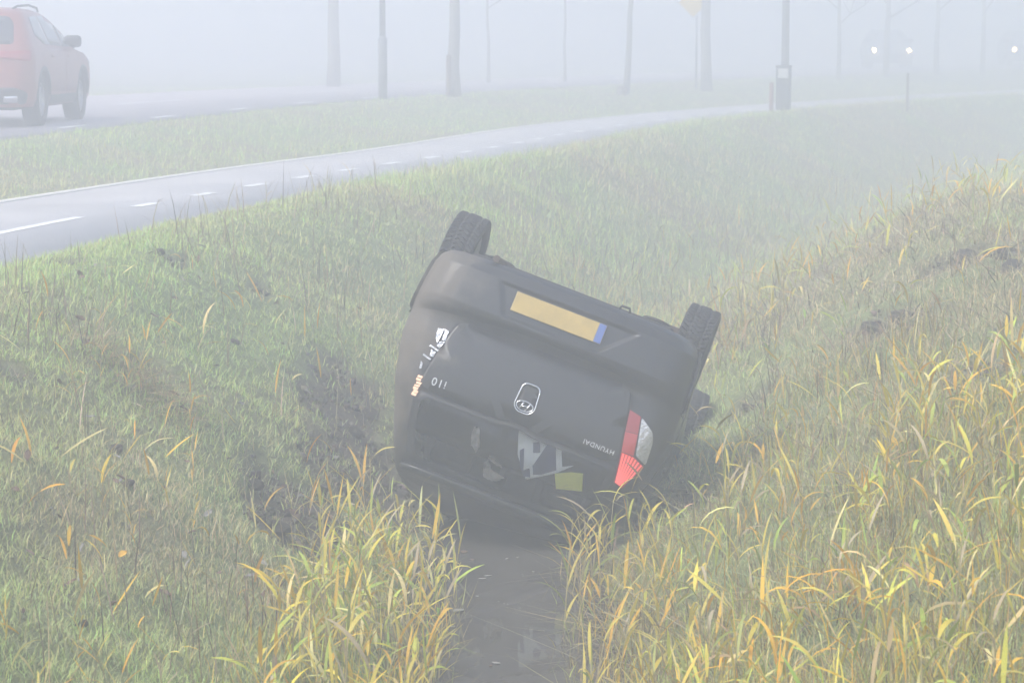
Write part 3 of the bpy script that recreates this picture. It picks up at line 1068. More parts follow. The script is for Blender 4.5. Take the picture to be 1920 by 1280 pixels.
    # doors, side glass, mirrors, handles
    for s in (-1, 1):
        sm = sidemap(small, s)
        for P in SG:
            bmobj('side_window', patch_bm(rounded([((y - 1.4) * 1.02 + 1.4, (z - 1.26) * 1.05 + 1.26) for y, z in P], .04), sm, .003, .006, 3), MATS['window_glass'], root, True)
        for P, hy in (([(.96, .42), (1.36, .40), (1.36, 1.08), (.66, 1.10), (.72, .80)], .92), ([(1.40, .40), (2.52, .40), (2.56, .80), (2.42, 1.05), (1.40, 1.08)], 1.62)):
            d = bmobj('door', patch_bm(rounded(P, .04), sm, .006, .02, 4), pb, root, True)
            bm = bmesh.new()
            q = sm(hy, .90, .022); add_box(bm, q, (.018, .15, .028), None, .008)
            bmobj('door_handle', bm, pb, d)
        bm = bmesh.new()
        add_tube(bm, [sm(2.30, 1.09, -.02), sm(2.30, 1.10, .05)], .025, 10)
        q = sm(2.30, 1.13, .12); add_box(bm, q, (.17, .11, .13), None, .04)
        bmobj('side_mirror', bm, pb, root, True)
    # front: screen, lamps, bumper opening
    bm = bmesh.new()
    prev = None
    for z in np.linspace(.98, 1.44, 8):
        yr, w, rr, yf, rf = small.at(z)
        q = [bm.verts.new((x * (w - rf * .6), yf + .006 - .05 * x * x, z)) for x in np.linspace(-1, 1, 11)]
        if prev:
            for i in range(10): bm.faces.new((prev[i], prev[i + 1], q[i + 1], q[i]))
        prev = q
    bmobj('windscreen', bm, MATS['glass_dark'], root, True)
    for s in (-1, 1):
        bm = bmesh.new()
        add_box(bm, (s * .55, 3.33, .70), (.28, .26, .16), Matrix.Rotation(s * R(24), 3, 'Z'), .05)
        bmobj('headlight', bm, MATS['clear_lens'], root, True)
    bm = bmesh.new(); add_box(bm, (0, 3.52, .42), (.9, .1, .14), None, .03)
    bmobj('grille', bm, MATS['black_plastic'], root, True)
    add_wheels(root, WHEELS, .29, .185, True, 6, 'rim_dark', .022, -7)
    return root


car = build_black_car()

# things lying inside the car, against the rear glass (in the car's own frame)
def car_thing(name, label, cat):
    return tag(empty(name, CAR_M), label, cat)


def slab(P, y, t, bow=0.0, c=(-.15, 1.2)):
    return patch_bm(P, lambda x, z, o: Vector((x, y - o + bow * ((x - c[0]) ** 2 + (z - c[1]) ** 2), z)), 0.0, t, 2)


t = car_thing('printed_bag', 'white bag with bold navy lettering seen through the black car\'s rear window', 'bag')
bmobj('cloth', slab([(-.005, 1.08), (-.25, 1.08), (-.265, 1.105), (-.30, 1.184), (-.355, 1.155), (-.281, 1.228), (-.143, 1.320), (-.12, 1.295), (-.05, 1.21)], .206, .012), MATS['cloth_white'], t)
for P in ([(-.054, 1.186), (-.071, 1.164), (-.112, 1.279), (-.139, 1.257), (-.160, 1.301), (-.125, 1.31), (-.085, 1.262)],
          [(-.105, 1.119), (-.125, 1.171), (-.161, 1.157), (-.148, 1.123), (-.135, 1.105)],
          [(-.184, 1.085), (-.226, 1.207), (-.194, 1.233), (-.182, 1.209), (-.153, 1.226), (-.149, 1.237), (-.170, 1.282), (-.21, 1.266), (-.277, 1.213), (-.223, 1.085)]):
    bmobj('letter', slab(P, .202, .004), MATS['cloth_navy'], t)
t = tag(bmobj('yellow_card', slab([(-.273, 1.230), (-.351, 1.192), (-.417, 1.173), (-.448, 1.266), (-.311, 1.305)], .225, .008, .3, (-.35, 1.24)), MATS['card_yellow']),
        'bright yellow card stuck behind the black car\'s rear window', 'card')
t.matrix_world = CAR_M
for lab, P in (('small pale crumpled wrapper beside the bag in the car\'s rear window', [(.23, 1.155), (.195, 1.15), (.162, 1.239), (.169, 1.273), (.21, 1.25)]),
               ('brownish crumpled wrapper low in the car\'s rear window', [(.091, 1.290), (.057, 1.333), (-.028, 1.351), (.022, 1.392), (.082, 1.385), (.10, 1.33)]),
               ('thin curled white strip between wrappers in the car\'s rear window', [(.091, 1.265), (.05, 1.285), (.007, 1.297), (.007, 1.305), (.05, 1.296), (.09, 1.28)])):
    bm = slab(P, .232, .02)
    for v in bm.verts: v.co += Vector((random.uniform(-.006, .006), random.uniform(-.02, .02), random.uniform(-.006, .006)))
    t = tag(bmobj('crumpled_wrapper', bm, MATS['wrapper']), lab, 'wrapper')
    t.matrix_world = CAR_M

# ---------------------------------------------------------------- road cars
suv = Shape([
    (0.26, .14, .84, .2, 4.36, .5), (0.34, .06, .89, .22, 4.42, .55), (0.5, .0, .915, .24, 4.46, .6), (0.72, .01, .92, .24, 4.44, .6), (0.86, .05, .918, .22, 4.30, .55),
    (0.95, .07, .905, .22, 4.0, .5), (1.0, .09, .89, .22, 3.40, .42), (1.06, .12, .865, .22, 3.18, .4), (1.25, .30, .78, .2, 2.85, .35), (1.42, .48, .70, .2, 2.4, .32),
    (1.50, .58, .645, .2, 2.08, .3), (1.545, .72, .55, .2, 1.8, .25), (1.57, .95, .40, .2, 1.55, .2)], 0.06)


def build_road_car(name, M, paint, label, group=None, lit_front=False):
    root = tag(empty(name, M), label, 'car', group)
    pb = MATS[paint]
    wy = (.80, 3.42); r = .345
    holes = []
    for y in wy:
        holes.append(lambda c, y=y: abs(c.x) > .6 and (c.y - y) ** 2 + (c.z - .36) ** 2 < .40 ** 2)
    bm, rows = shell(suv, np.concatenate([np.arange(.26, 1.5, .03), [1.5, 1.53, 1.545, 1.557, 1.57]]), holes, ns=90)
    bm.faces.new(rows[-1])
    bmobj('body', bm, pb, root, True)
    bm = bmesh.new(); add_box(bm, (0, 2.2, .27), (1.3, 4.0, .1), None, .03)
    bmobj('floor_pan', bm, MATS['under_metal'], root)
    rm = rearmap(suv)
    bmobj('rear_window', patch_bm(rounded([(-.66, 1.08), (.66, 1.08), (.60, 1.36), (.52, 1.45), (-.52, 1.45), (-.60, 1.36)], .06), rm, .006, .02, 3), MATS['glass_dark'], root, True)
    bmobj('bumper_insert', patch_bm(rounded([(-.80, .30), (.80, .30), (.84, .45), (.70, .52), (-.70, .52), (-.84, .45)], .05), rm, .014, .03, 3), MATS['black_plastic'], root, True)
    bmobj('plate_panel', patch_bm(rounded([(-.42, .60), (.42, .60), (.48, .74), (-.48, .74)], .03), rm, .008, .03, 3), MATS['black_plastic'], root, True)
    bmobj('number_plate', patch_bm([(-.26, .62), (.26, .62), (.26, .73), (-.26, .73)], rm, .016, .012, 2), MATS['plate_yellow'], root)
    for s in (-1, 1):
        bmobj('tail_lamp', patch_bm(rounded([(s * .45, .90), (s * .88, .86), (s * .87, 1.0), (s * .46, .99)][::s], .02), rm, .014, .03, 3), MATS['red_lens'], root, True)
        bmobj('exhaust_trim', patch_bm(rounded([(s * .52, .32), (s * .70, .32), (s * .72, .41), (s * .54, .40)][::s], .02), rm, .024, .03, 2), MATS['chrome'], root, True)
        sm = sidemap(suv, s)
        for P in ([(.78, 1.20), (1.10, 1.08), (1.42, 1.07), (1.42, 1.46), (.95, 1.44)], [(1.47, 1.07), (2.18, 1.05), (2.18, 1.47), (1.47, 1.46)], [(2.24, 1.05), (3.12, 1.04), (2.55, 1.40), (2.24, 1.47)]):
            bmobj('side_window', patch_bm(rounded(P, .04), sm, .005, .02, 3), MATS['glass_dark'], root, True)
        for P, hy in (([(1.20, .45), (2.20, .43), (2.20, 1.02), (1.05, 1.04), (1.20, .75)], 1.35), ([(2.24, .43), (3.05, .43), (3.12, 1.0), (2.24, 1.02)], 2.42)):
            d = bmobj('door', patch_bm(rounded(P, .05), sm, .005, .02, 3), pb, root, True)
            bm = bmesh.new(); add_box(bm, sm(hy, .92, .02), (.02, .2, .03), None, .008)
            bmobj('door_handle', bm, pb, d)
        bmobj('sill_trim', patch_bm([(1.22, .27), (3.0, .27), (3.0, .40), (1.22, .40)], sm, .012, .03, 2), MATS['black_plastic'], root)
        bm = bmesh.new()
        add_tube(bm, [sm(3.0, 1.03, -.02), sm(3.0, 1.06, .08)], .03, 10)
        add_box(bm, sm(2.98, 1.12, .16), (.24, .13, .17), None, .05)
        bmobj('side_mirror', bm, MATS['black_plastic'], root, True)
        bm = bmesh.new()
        add_tube(bm, [(s * .50, .85, 1.545), (s * .53, 1.0, 1.585), (s * .55, 1.6, 1.605), (s * .53, 2.2, 1.575), (s * .50, 2.4, 1.53)], .016, 8)
        bmobj('roof_rail', bm, MATS['black_plastic'], root, True)
        bm = bmesh.new()
        add_box(bm, (s * .66, 4.20, .80), (.36, .25, .12), Matrix.Rotation(s * R(22), 3, 'Z'), .04)
        h = bmobj('headlight', bm, MATS['clear_lens'], root, True)
        if lit_front:
            bm = bmesh.new()
            add_lathe(bm, [(.085, -.02), (.085, .015), (.06, .025)], 20, 'z', Matrix.Translation((s * .69, 4.40, .74)) @ Matrix.Rotation(-math.pi / 2, 4, 'X'))
            bmobj('lit_lamp', bm, MATS['lamp_white'], h, True)
        for y in wy:
            bmobj('wheel_arch', arch_bm(suv, y, .36, .385, .43, s, .008, .25), MATS['black_plastic'], root, True)
    bm = bmesh.new()
    prev = None
    for z in np.linspace(1.02, 1.48, 8):
        yr, w, rr, yf, rf = suv.at(z)
        q = [bm.verts.new((x * (w - rf * .6), yf + .008 - .05 * x * x, z)) for x in np.linspace(-1, 1, 11)]
        if prev:
            for i in range(10): bm.faces.new((prev[i], prev[i + 1], q[i + 1], q[i]))
        prev = q
    bmobj('windscreen', bm, MATS['glass_dark'], root, True)
    bm = bmesh.new(); add_box(bm, (0, 4.42, .52), (1.0, .08, .2), None, .03)
    bmobj('grille', bm, MATS['black_plastic'], root, True)
    add_wheels(root, [(.78, wy[0]), (-.78, wy[0]), (.78, wy[1]), (-.78, wy[1])], r, .235, False, 10, 'rim_silver')
    return root


# red car: placed by its two right-hand wheels on the road
def on_road(px, py, z=ROAD_Z):
    d = ray(px, py); k = (z - CAM_H) / d[2]
    return Vector((d[0] * k, d[1] * k, z))


pr = on_road(88, 236)
hd = R(1.2)                                                   # heading, right of straight ahead
dirv = Vector((math.sin(hd), math.cos(hd), 0)); rt = Vector((math.cos(hd), -math.sin(hd), 0))
org = pr - dirv * .80 - rt * .88
org.z = ROAD_Z + .002
M = Matrix((rt, dirv, Vector((0, 0, 1)))).transposed().to_4x4(); M = M @ Matrix.Diagonal((.95, .95, .95, 1)); M.translation = org
build_road_car('red_car', M, 'paint_red', 'red sport utility car driving away along the road')

for (px, py), Y, paint, lab in (((1672, 100), 97.0, 'paint_grey', 'oncoming car with both headlights glowing in the fog'),
                                ((1932, 89), 108.0, 'paint_grey', 'oncoming car farther along the road, its lamp glowing at the fog\'s edge')):
    d = ray(px, py); k = Y / d[1]
    p = Vector(d * k) + Vector((0, 0, CAM_H))
    sl = float(road_x(Y) - road_x(Y - 1)); hd = math.atan(sl * .12) + math.pi     # facing this way
    dirv = Vector((math.sin(hd), math.cos(hd), 0)); rt = Vector((math.cos(hd), -math.sin(hd), 0))
    M = Matrix((rt, dirv, Vector((0, 0, 1)))).transposed().to_4x4()
    M.translation = Vector((p.x, p.y, 0)) - dirv * 4.4
    M.translation.z = ROAD_Z + .002
    build_road_car('oncoming_car', M, paint, lab, 'cars coming through the fog with lamps lit', True)

# ------------------------------------------------------------------ street furniture
def lamp_post(px, py, label, mat, height=7.2, base_h=1.15, r=.06, rb=.085, arm=-1.2):
    x, y = hit(px, py)
    t = tag(empty('lamp_post', loc=(x, y, gz(x, y) - .02)), label, 'lamp post', 'lamp posts along the verge')
    bm = bmesh.new(); add_tube(bm, [(0, 0, -.1), (0, 0, base_h), (0, 0, base_h + .06)], [rb, rb, r], 16)
    b = bmobj('base_section', bm, MATS[mat], t, True)
    bm = bmesh.new(); add_box(bm, (0, -rb + .002, base_h * .55), (rb * .9, .012, .4), None, .003)
    bmobj('service_door', bm, MATS[mat], b)
    bm = bmesh.new(); add_tube(bm, [(0, 0, base_h), (0, 0, height), (arm * .2, 0, height + .25), (arm, 0, height + .3)], [r, r * .6, r * .5, r * .45], 14)
    bmobj('pole', bm, MATS[mat], t, True)
    bm = bmesh.new(); add_box(bm, (arm * 1.2, 0, height + .3), (.6, .24, .1), None, .04)
    h = bmobj('lamp_head', bm, MATS[mat], t, True)
    bm = bmesh.new(); add_box(bm, (arm * 1.2, 0, height + .245), (.45, .18, .02), None, .005)
    bmobj('lamp_glass', bm, MATS['clear_lens'], h)
    return t


lamp_post(718, 187, 'slim grey lamp post with a thicker lower section on the verge', 'steel_grey')
lamp_post(1471, 208, 'pale lamp post rising behind the litter bin by the cycle path', 'steel_light', base_h=.5, r=.085, rb=.1)

x, y = hit(1467, 214)
t = tag(empty('litter_bin', loc=(x, y - .15, gz(x, y) - .01)), 'dark litter bin with a pale square panel beside the cycle path', 'litter bin')
t.rotation_euler = (0, 0, R(-12))
bm = bmesh.new(); add_box(bm, (0, 0, .36), (.28, .28, .62), None, .03); bmobj('bin_body', bm, MATS['bin_dark'], t)
bm = bmesh.new()
for s in (-1, 1): add_box(bm, (s * .125, 0, .76), (.03, .28, .22), None, .008)
add_box(bm, (0, .12, .76), (.22, .03, .22))
bmobj('hood_wall', bm, MATS['bin_dark'], t)
bm = bmesh.new(); add_box(bm, (0, 0, .895), (.30, .30, .05), None, .015); bmobj('lid', bm, MATS['bin_dark'], t)
bm = bmesh.new(); add_box(bm, (0, -.135, .765), (.20, .02, .19), None, .01); bmobj('panel', bm, MATS['bin_panel'], t)
bm = bmesh.new(); add_tube(bm, [(0, .05, -.1), (0, .05, .1)], .05, 10); bmobj('foot', bm, MATS['bin_dark'], t)


def post(name, px, py, h, r, mat, label, cat, lean=0.0):
    x, y = hit(px, py)
    t = tag(empty(name, loc=(x, y, gz(x, y) - .05)), label, cat)
    bm = bmesh.new(); add_tube(bm, [(0, 0, -.1), (0, 0, h * .9), (lean, 0, h)], [r, r, r * .8], 8); bmobj('shaft', bm, MATS[mat], t)
    bm = bmesh.new(); add_tube(bm, [(lean, 0, h), (lean, 0, h + .03)], [r * 1.08, r * .6], 8); bmobj('cap', bm, MATS[mat], t)
    return t


post('short_post', 1446, 212, .66, .045, 'post_red', 'short dull red post next to the litter bin', 'post')
post('wooden_stake', 1701, 212, .85, .03, 'stake_wood', 'thin wooden stake alone in the verge beyond the litter bin', 'stake')
post('wooden_stake', 842, 181, .85, .06, 'stake_wood', 'thick wooden stake standing against a tree trunk', 'stake')
post('wooden_stake', 1166, 178, .22, .12, 'stake_wood', 'low stump at the foot of a slender leaning tree', 'stump')

# yellow diamond priority sign
x, y = hit(1305, 170)
t = tag(empty('road_sign', loc=(x, y, gz(x, y) - .02)), 'yellow diamond road sign with white border on a post beside a tree', 'road sign')
bm = bmesh.new(); add_tube(bm, [(0, 0, -.1), (0, 0, 2.75)], .03, 12); bmobj('post', bm, MATS['steel_light'], t, True)
for nm, s, yy, mt in (('panel', .60, -.045, 'sign_white'), ('yellow_field', .50, -.052, 'sign_yellow')):
    bm = bmesh.new(); add_box(bm, (0, 0, 0), (s, .012, s), None, .004)
    o = bmobj(nm, bm, MATS[mt], t); o.location = (-.09, yy, 2.18); o.rotation_euler = (0, R(45), 0)


# ------------------------------------------------------------------ trees
def build_tree(px, py, label, h=7.0, r=.14, lean=(0, 0), fork=2.6, seed=0, leaves=120, group='bare trees along the road'):
    rg = random.Random(seed)
    x, y = hit(px, py)
    t = tag(empty('bare_tree', loc=(x, y, gz(x, y) - .03)), label, 'tree', group)
    bm = bmesh.new()
    P, rad = [], []
    for i in range(9):
        q = i / 8
        P.append((lean[0] * q * h + rg.uniform(-.02, .02), lean[1] * q * h + rg.uniform(-.02, .02), -.1 + q * h * .75))
        rad.append(r * (1.1 if i == 0 else 1 - .7 * q))
    add_tube(bm, P, rad, 10)
    tr = bmobj('trunk', bm, MATS['bark'], t, True)
    bm = bmesh.new()
    tips = []

    def limb(p, d, L, rr, depth):
        pts = [p]
        for _ in range(3):
            d = (d + Vector((rg.uniform(-.25, .25), rg.uniform(-.25, .25), rg.uniform(-.1, .2)))).normalized()
            pts.append(pts[-1] + d * L / 3)
        add_tube(bm, pts, [rr, rr * .8, rr * .6, rr * .35], 5)
        tips.extend(pts[2:])
        if depth:
            for _ in range(3):
                q = pts[rg.choice((1, 2, 3))]
                limb(q, (d + Vector((rg.uniform(-.9, .9), rg.uniform(-.9, .9), rg.uniform(-.3, .5)))).normalized(), L * .6, rr * .5, depth - 1)
    for k in range(9):
        z = fork + (h * .72 - fork) * k / 8
        a = k * 2.4 + rg.random()
        q = (z + .1) / (h * .75)
        limb(Vector((lean[0] * q * h, lean[1] * q * h, z)), Vector((math.cos(a), math.sin(a), .75)).normalized(), h * .26 * (1.1 - .5 * k / 8), r * .38, 2)
    cr = bmobj('crown', bm, MATS['bark'], t)
    n = leaves
    base = np.array([tuple(rg.choice(tips)) for _ in range(n)]) + rng.normal(0, .08, (n, 3))
    Vv, Qv, Cv = ribbon(base, rng.uniform(0, 6.28, n), rng.uniform(.8, 2.6, n), rng.uniform(-.5, .5, n), rng.uniform(.05, .09, n), rng.uniform(.03, .05, n), 2,
                        np.tile([.16, .11, .05], (n, 1)), np.tile([.2, .13, .05], (n, 1)))
    o = quadmesh('leaves', Vv, Qv, MATS['grass'], Cv, cr)
    o['kind'] = 'stuff'
    return t


# ------------------------------------------------------------------ blades
def ribbon(base, az, tilt, curl, L, w, nseg, c0, c1, prof=None, twist=None):
    """curved blades: base (n,3), heading, lean from upright at the foot, added lean towards the tip"""
    n = len(base)
    h = np.stack([np.cos(az), np.sin(az), np.zeros(n)], 1)
    sd = np.stack([-np.sin(az), np.cos(az), np.zeros(n)], 1)
    p = base.copy()
    V = np.zeros((n, nseg + 1, 2, 3)); Cc = np.zeros((n, nseg + 1, 2, 3))
    for k in range(nseg + 1):
        s = k / nseg
        th = tilt + curl * s
        if prof is None: wk = w * (1 - s * s * .92)
        else: wk = w * prof[k]
        d = sd
        if twist is not None:
            up = np.stack([-np.sin(th) * 0, np.zeros(n), np.ones(n)], 1)
            ct, st = np.cos(twist * s)[:, None], np.sin(twist * s)[:, None]
            d = sd * ct + (h * np.cos(th)[:, None] - up * np.sin(th)[:, None]) * st
        V[:, k, 0] = p - d * (wk / 2)[:, None]
        V[:, k, 1] = p + d * (wk / 2)[:, None]
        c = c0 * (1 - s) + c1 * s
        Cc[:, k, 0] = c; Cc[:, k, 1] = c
        p = p + (np.sin(th)[:, None] * h + np.cos(th)[:, None] * np.array([0, 0, 1])) * (L / nseg)[:, None]
    m = (nseg + 1) * 2
    i = (np.arange(n) * m)[:, None]
    k = (np.arange(nseg) * 2)[None, :]
    a = i + k
    Q = np.stack([a, a + 1, a + 3, a + 2], -1).reshape(-1, 4)
    return V.reshape(-1, 3), Q, Cc.reshape(-1, 3)


def scatter(n, y0, y1, power, margin=1.6, xlo=None, xhi=None):
    """points on the land, thinner with distance"""
    u = rng.random(n)
    if abs(power - 1) < 1e-6: Y = y0 * (y1 / y0) ** u
    else:
        e = 1 - power
        Y = (y0 ** e + u * (y1 ** e - y0 ** e)) ** (1 / e)
    half = 0.215 * Y + margin
    X = (rng.random(n) * 2 - 1) * half
    k = np.ones(n, bool)
    if xlo is not None: k &= X > xlo(Y)
    if xhi is not None: k &= X < xhi(Y)
    return X[k], Y[k]


CARINV = np.array(CAR_M.inverted())


def under_car(X, Y, Z):
    q = np.stack([X, Y, Z, np.ones_like(X)], 0)
    c = CARINV @ q
    return (np.abs(c[0]) < .80) & (c[1] > -.02) & (c[1] < 3.5) & (c[2] > .2) & (c[2] < 1.6)


def near_car(X, Y, Z):
    c = CARINV @ np.stack([X, Y, Z + .15, np.ones_like(X)], 0)
    return (np.abs(c[0]) < 1.12) & (c[1] > -.05) & (c[1] < 3.5) & (c[2] > -.35) & (c[2] < 2.0)


def clean(X, Y, soil_keep=0.25, wet=0.0, clear_path=True):
    Z = ground_z(X, Y)
    k = Z > WATER - wet
    q = (X - path_x(Y)) * np.cos(np.arctan(path_x(Y + .5) - path_x(Y - .5)))
    if clear_path: k &= ~((q > -PATH_HW - .09) & (q < PATH_NEAR + .0))
    k &= ~((X < road_x(Y) + .05) & (X > road_x(Y) - ROAD_W * 1.15 - .05))
    k &= rng.random(len(X)) < 1 - soil_mask(X, Y) * (1 - soil_keep)
    k &= ~under_car(X, Y, Z + .05)
    return X[k], Y[k], Z[k]


def mixcol(a, b, t):
    return np.asarray(a) * (1 - t[:, None]) + np.asarray(b) * t[:, None]


def jitter(c, s=.18):
    n = len(c)
    return np.clip(c * (1 + rng.normal(0, s, (n, 1))) * (1 + rng.normal(0, s * .35, (n, 3))), .005, .9)


GREEN, MOSS, STRAW, BROWN = (.42, .60, .21), (.55, .62, .19), (.72, .62, .34), (.44, .35, .21)


def turf(name, label, n, y0, y1, power, length, xlo, xhi, dry, segs=2, wmin=.0021, wdist=.00017, margin=1.6, tilt=(.2, 1.3)):
    X, Y = scatter(n, y0, y1, power, margin, xlo, xhi)
    X, Y, Z = clean(X, Y)
    n = len(X)
    patch = fbm(X * .8, Y * .55, 71)
    fine = fbm(X * 5, Y * 4, 73)
    d = np.clip(dry(X, Y) + (patch - .5) * 1.5 + (fine - .5) * .8 + rng.normal(0, .16, n), 0, 1)
    c = mixcol(GREEN, MOSS, rng.random(n))
    c = c * (1 - d[:, None]) + mixcol(STRAW, BROWN, rng.random(n)) * d[:, None]
    c = jitter(c, .2)
    tall = .55 + .9 * fbm(X * 2.3, Y * 2.0, 77)
    L = rng.uniform(length[0], length[1], n) * tall
    w = (wmin + wdist * Y) * rng.uniform(.7, 1.4, n)
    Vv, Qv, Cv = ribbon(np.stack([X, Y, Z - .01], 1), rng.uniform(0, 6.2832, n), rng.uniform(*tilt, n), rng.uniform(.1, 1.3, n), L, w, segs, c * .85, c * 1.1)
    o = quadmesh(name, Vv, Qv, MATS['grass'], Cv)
    tag(o, label, 'grass', kind='stuff')
    return o


left_of = lambda Y: ditch_x(Y) - .24 + .3 * sstep(15.2, 16.2, Y)
right_of = lambda Y: ditch_x(Y) + .24 - .3 * sstep(15.2, 16.2, Y)


def dry_left(X, Y):
    """green on the crest and in the foreground, drier half way down the bank"""
    t = (X - path_x(Y)) / np.maximum(ditch_x(Y) - path_x(Y), 1)
    return .24 + .44 * np.exp(-((t - .72) / .2) ** 2) * sstep(7.5, 11, Y) + .12 * sstep(18, 30, Y)


turf('bank_grass', 'short damp green grass on the bank below the cycle path', 540000, 6.0, 24, 1.3, (.035, .09), None, left_of, dry_left)
turf('bank_grass', 'hazy grass on the banks farther down the ditch', 300000, 22, 75, 1.2, (.06, .15), lambda Y: path_x(Y) + .9, None, lambda X, Y: .42 + 0 * X, 1, wmin=.0045, margin=3)
turf('verge_grass', 'mown green grass between the cycle path and the road', 170000, 19, 75, 1.2, (.05, .12), None, lambda Y: path_x(Y) - 1.2, lambda X, Y: .22 + 0 * X, 1, wmin=.0045, margin=3)
turf('bank_grass', 'mixed green and brown grass on the far bank of the ditch', 300000, 6.0, 24, 1.3, (.04, .11), right_of, None, lambda X, Y: .45 + .4 * sstep(11, 13.5, Y) * sstep(.9, 1.7, X - ditch_x(Y)) * (1 - sstep(21, 24, Y)))


def stalks(name, label, n, y0, y1, power, length, xlo, xhi, cols, tilt=(0, .5), curl=(-.2, .9), wid=(.003, .006), segs=3, dens=None, wet=0.06):
    X, Y = scatter(n, y0, y1, power, 1.6, xlo, xhi)
    if dens is not None:
        k = rng.random(len(X)) < dens(X, Y); X, Y = X[k], Y[k]
    X, Y, Z = clean(X, Y, .35, wet)
    k = ~near_car(X, Y, Z); X, Y, Z = X[k], Y[k], Z[k]
    n = len(X)
    ci = rng.integers(0, len(cols), n)
    c = jitter(np.array(cols)[ci], .2)
    L = rng.uniform(*length, n) * (.6 + .8 * fbm(X * 1.7, Y * 1.7, 87))
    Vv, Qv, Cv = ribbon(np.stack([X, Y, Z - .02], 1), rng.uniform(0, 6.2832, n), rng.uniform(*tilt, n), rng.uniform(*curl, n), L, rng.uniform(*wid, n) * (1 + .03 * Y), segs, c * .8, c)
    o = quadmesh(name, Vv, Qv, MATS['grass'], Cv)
    return tag(o, label, 'grass', kind='stuff')


DRY = [(.36, .28, .16), (.26, .19, .11), (.52, .44, .28), (.16, .12, .08), (.34, .31, .14)]
GOLD = [(.60, .48, .10), (.50, .48, .11), (.64, .42, .07), (.42, .46, .11), (.48, .38, .17), (.34, .25, .13)]
stalks('dry_grass', 'thin dry brown stalks standing in the left bank grass below the path', 9000, 6.5, 26, 1.3, (.18, .42), lambda Y: path_x(Y) + 1.5, left_of, DRY, dens=lambda X, Y: .25 + .75 * (fbm(X * 1.2, Y, 91) > .5))
stalks('dry_grass', 'dense dry brown and straw grass on the bank with the reeds', 52000, 6.5, 26, 1.3, (.06, .20), right_of, None, DRY, (.1, 1.4), (-.5, 1.5))
stalks('dry_grass', 'pale dry grass along the ditch beyond the black car', 20000, 14.5, 50, 1.2, (.14, .38), lambda Y: ditch_x(Y) - 1.1, lambda Y: ditch_x(Y) + 1.5, DRY + GOLD[:3], (.1, 1.0), (-.3, 1.4), (.004, .008), wet=.3)
stalks('flattened_straw', 'flattened straw and broken reed stems lying on the far bank', 30000, 8, 24, 1.0, (.2, .7), right_of, None, DRY, (1.2, 1.6), (-.15, .3), (.004, .008), dens=lambda X, Y: np.maximum(sstep(.45, .62, fbm(X * .9, Y * .7, 95)), .7 * sstep(1.2, 2.4, X - ditch_x(Y)) * sstep(10, 12.5, Y)))
stalks('reed_bed', 'fine yellow green reed growth crowding the water on the path side', 22000, 7.0, 13.2, 1.2, (.12, .32), lambda Y: ditch_x(Y) - 1.25, lambda Y: ditch_x(Y) - .26, GOLD, (0, .6), (-.4, 1.6), (.003, .006), dens=lambda X, Y: .15 + .85 * sstep(1.3, .65, ditch_x(Y) - X), wet=.1)
stalks('reed_bed', 'fine yellow green reed growth crowding the water on the far side', 34000, 7.0, 14.5, 1.2, (.10, .30), lambda Y: ditch_x(Y) + .2, lambda Y: ditch_x(Y) + 2.4, GOLD, (0, .8), (-.4, 1.6), (.003, .006), dens=lambda X, Y: .35 + .65 * (fbm(X * 1.5, Y * 1.3, 97) > .45), wet=.1)


def broad_leaves(name, label, n, y0, y1, fx0, fx1, cols, lift=(.05, .32), dens=None):
    Y = y0 * (y1 / y0) ** rng.random(n); X = fx0(Y) + (fx1(Y) - fx0(Y)) * rng.random(n)
    if dens is not None:
        k = rng.random(n) < dens(X, Y); X, Y = X[k], Y[k]
    X, Y, Z = clean(X, Y, .3, .1)
    n = len(X)
    c = jitter(np.array(cols)[rng.integers(0, len(cols), n)], .15)
    pr = [.3, .85, 1, .9, .6, .06]
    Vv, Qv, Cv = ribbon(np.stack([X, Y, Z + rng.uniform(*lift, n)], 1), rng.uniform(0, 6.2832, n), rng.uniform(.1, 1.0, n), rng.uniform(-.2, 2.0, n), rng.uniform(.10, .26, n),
                        rng.uniform(.005, .019, n), 5, c * .9, c, pr, rng.uniform(-1.2, 1.2, n))
    return tag(quadmesh(name, Vv, Qv, MATS['grass'], Cv), label, 'reeds', kind='stuff')


LEAFC = [(.74, .60, .08), (.80, .52, .06), (.60, .60, .10), (.44, .54, .10), (.76, .64, .26), (.80, .46, .05), (.50, .38, .18), (.72, .58, .10)]
broad_leaves('reed_leaves', 'mass of broad yellow and ochre reed leaves on the far bank', 3600, 7, 13, lambda Y: ditch_x(Y) + .35, lambda Y: ditch_x(Y) + 2.6, LEAFC, dens=lambda X, Y: (.1 + .9 * sstep(.4, .62, fbm(X * 1.3, Y * 1.1, 55))) * (1 - .75 * sstep(10, 12.5, Y)))
broad_leaves('reed_leaves', 'mass of broad yellow green reed leaves by the water on the path side', 900, 7, 12.6, lambda Y: ditch_x(Y) - .95, lambda Y: ditch_x(Y) - .32, LEAFC[:5])
broad_leaves('reed_leaves', 'sparse ochre reed leaves up the far bank behind the black car', 420, 13.5, 24, lambda Y: ditch_x(Y) + .5, lambda Y: ditch_x(Y) + 3.4, LEAFC[1:])
broad_leaves('reed_leaves', 'few ochre leaves strewn through the path side bank grass', 170, 7, 16, lambda Y: ditch_x(Y) - 2.6, lambda Y: ditch_x(Y) - .9, [LEAFC[1], LEAFC[5], LEAFC[4]], (.0, .15))

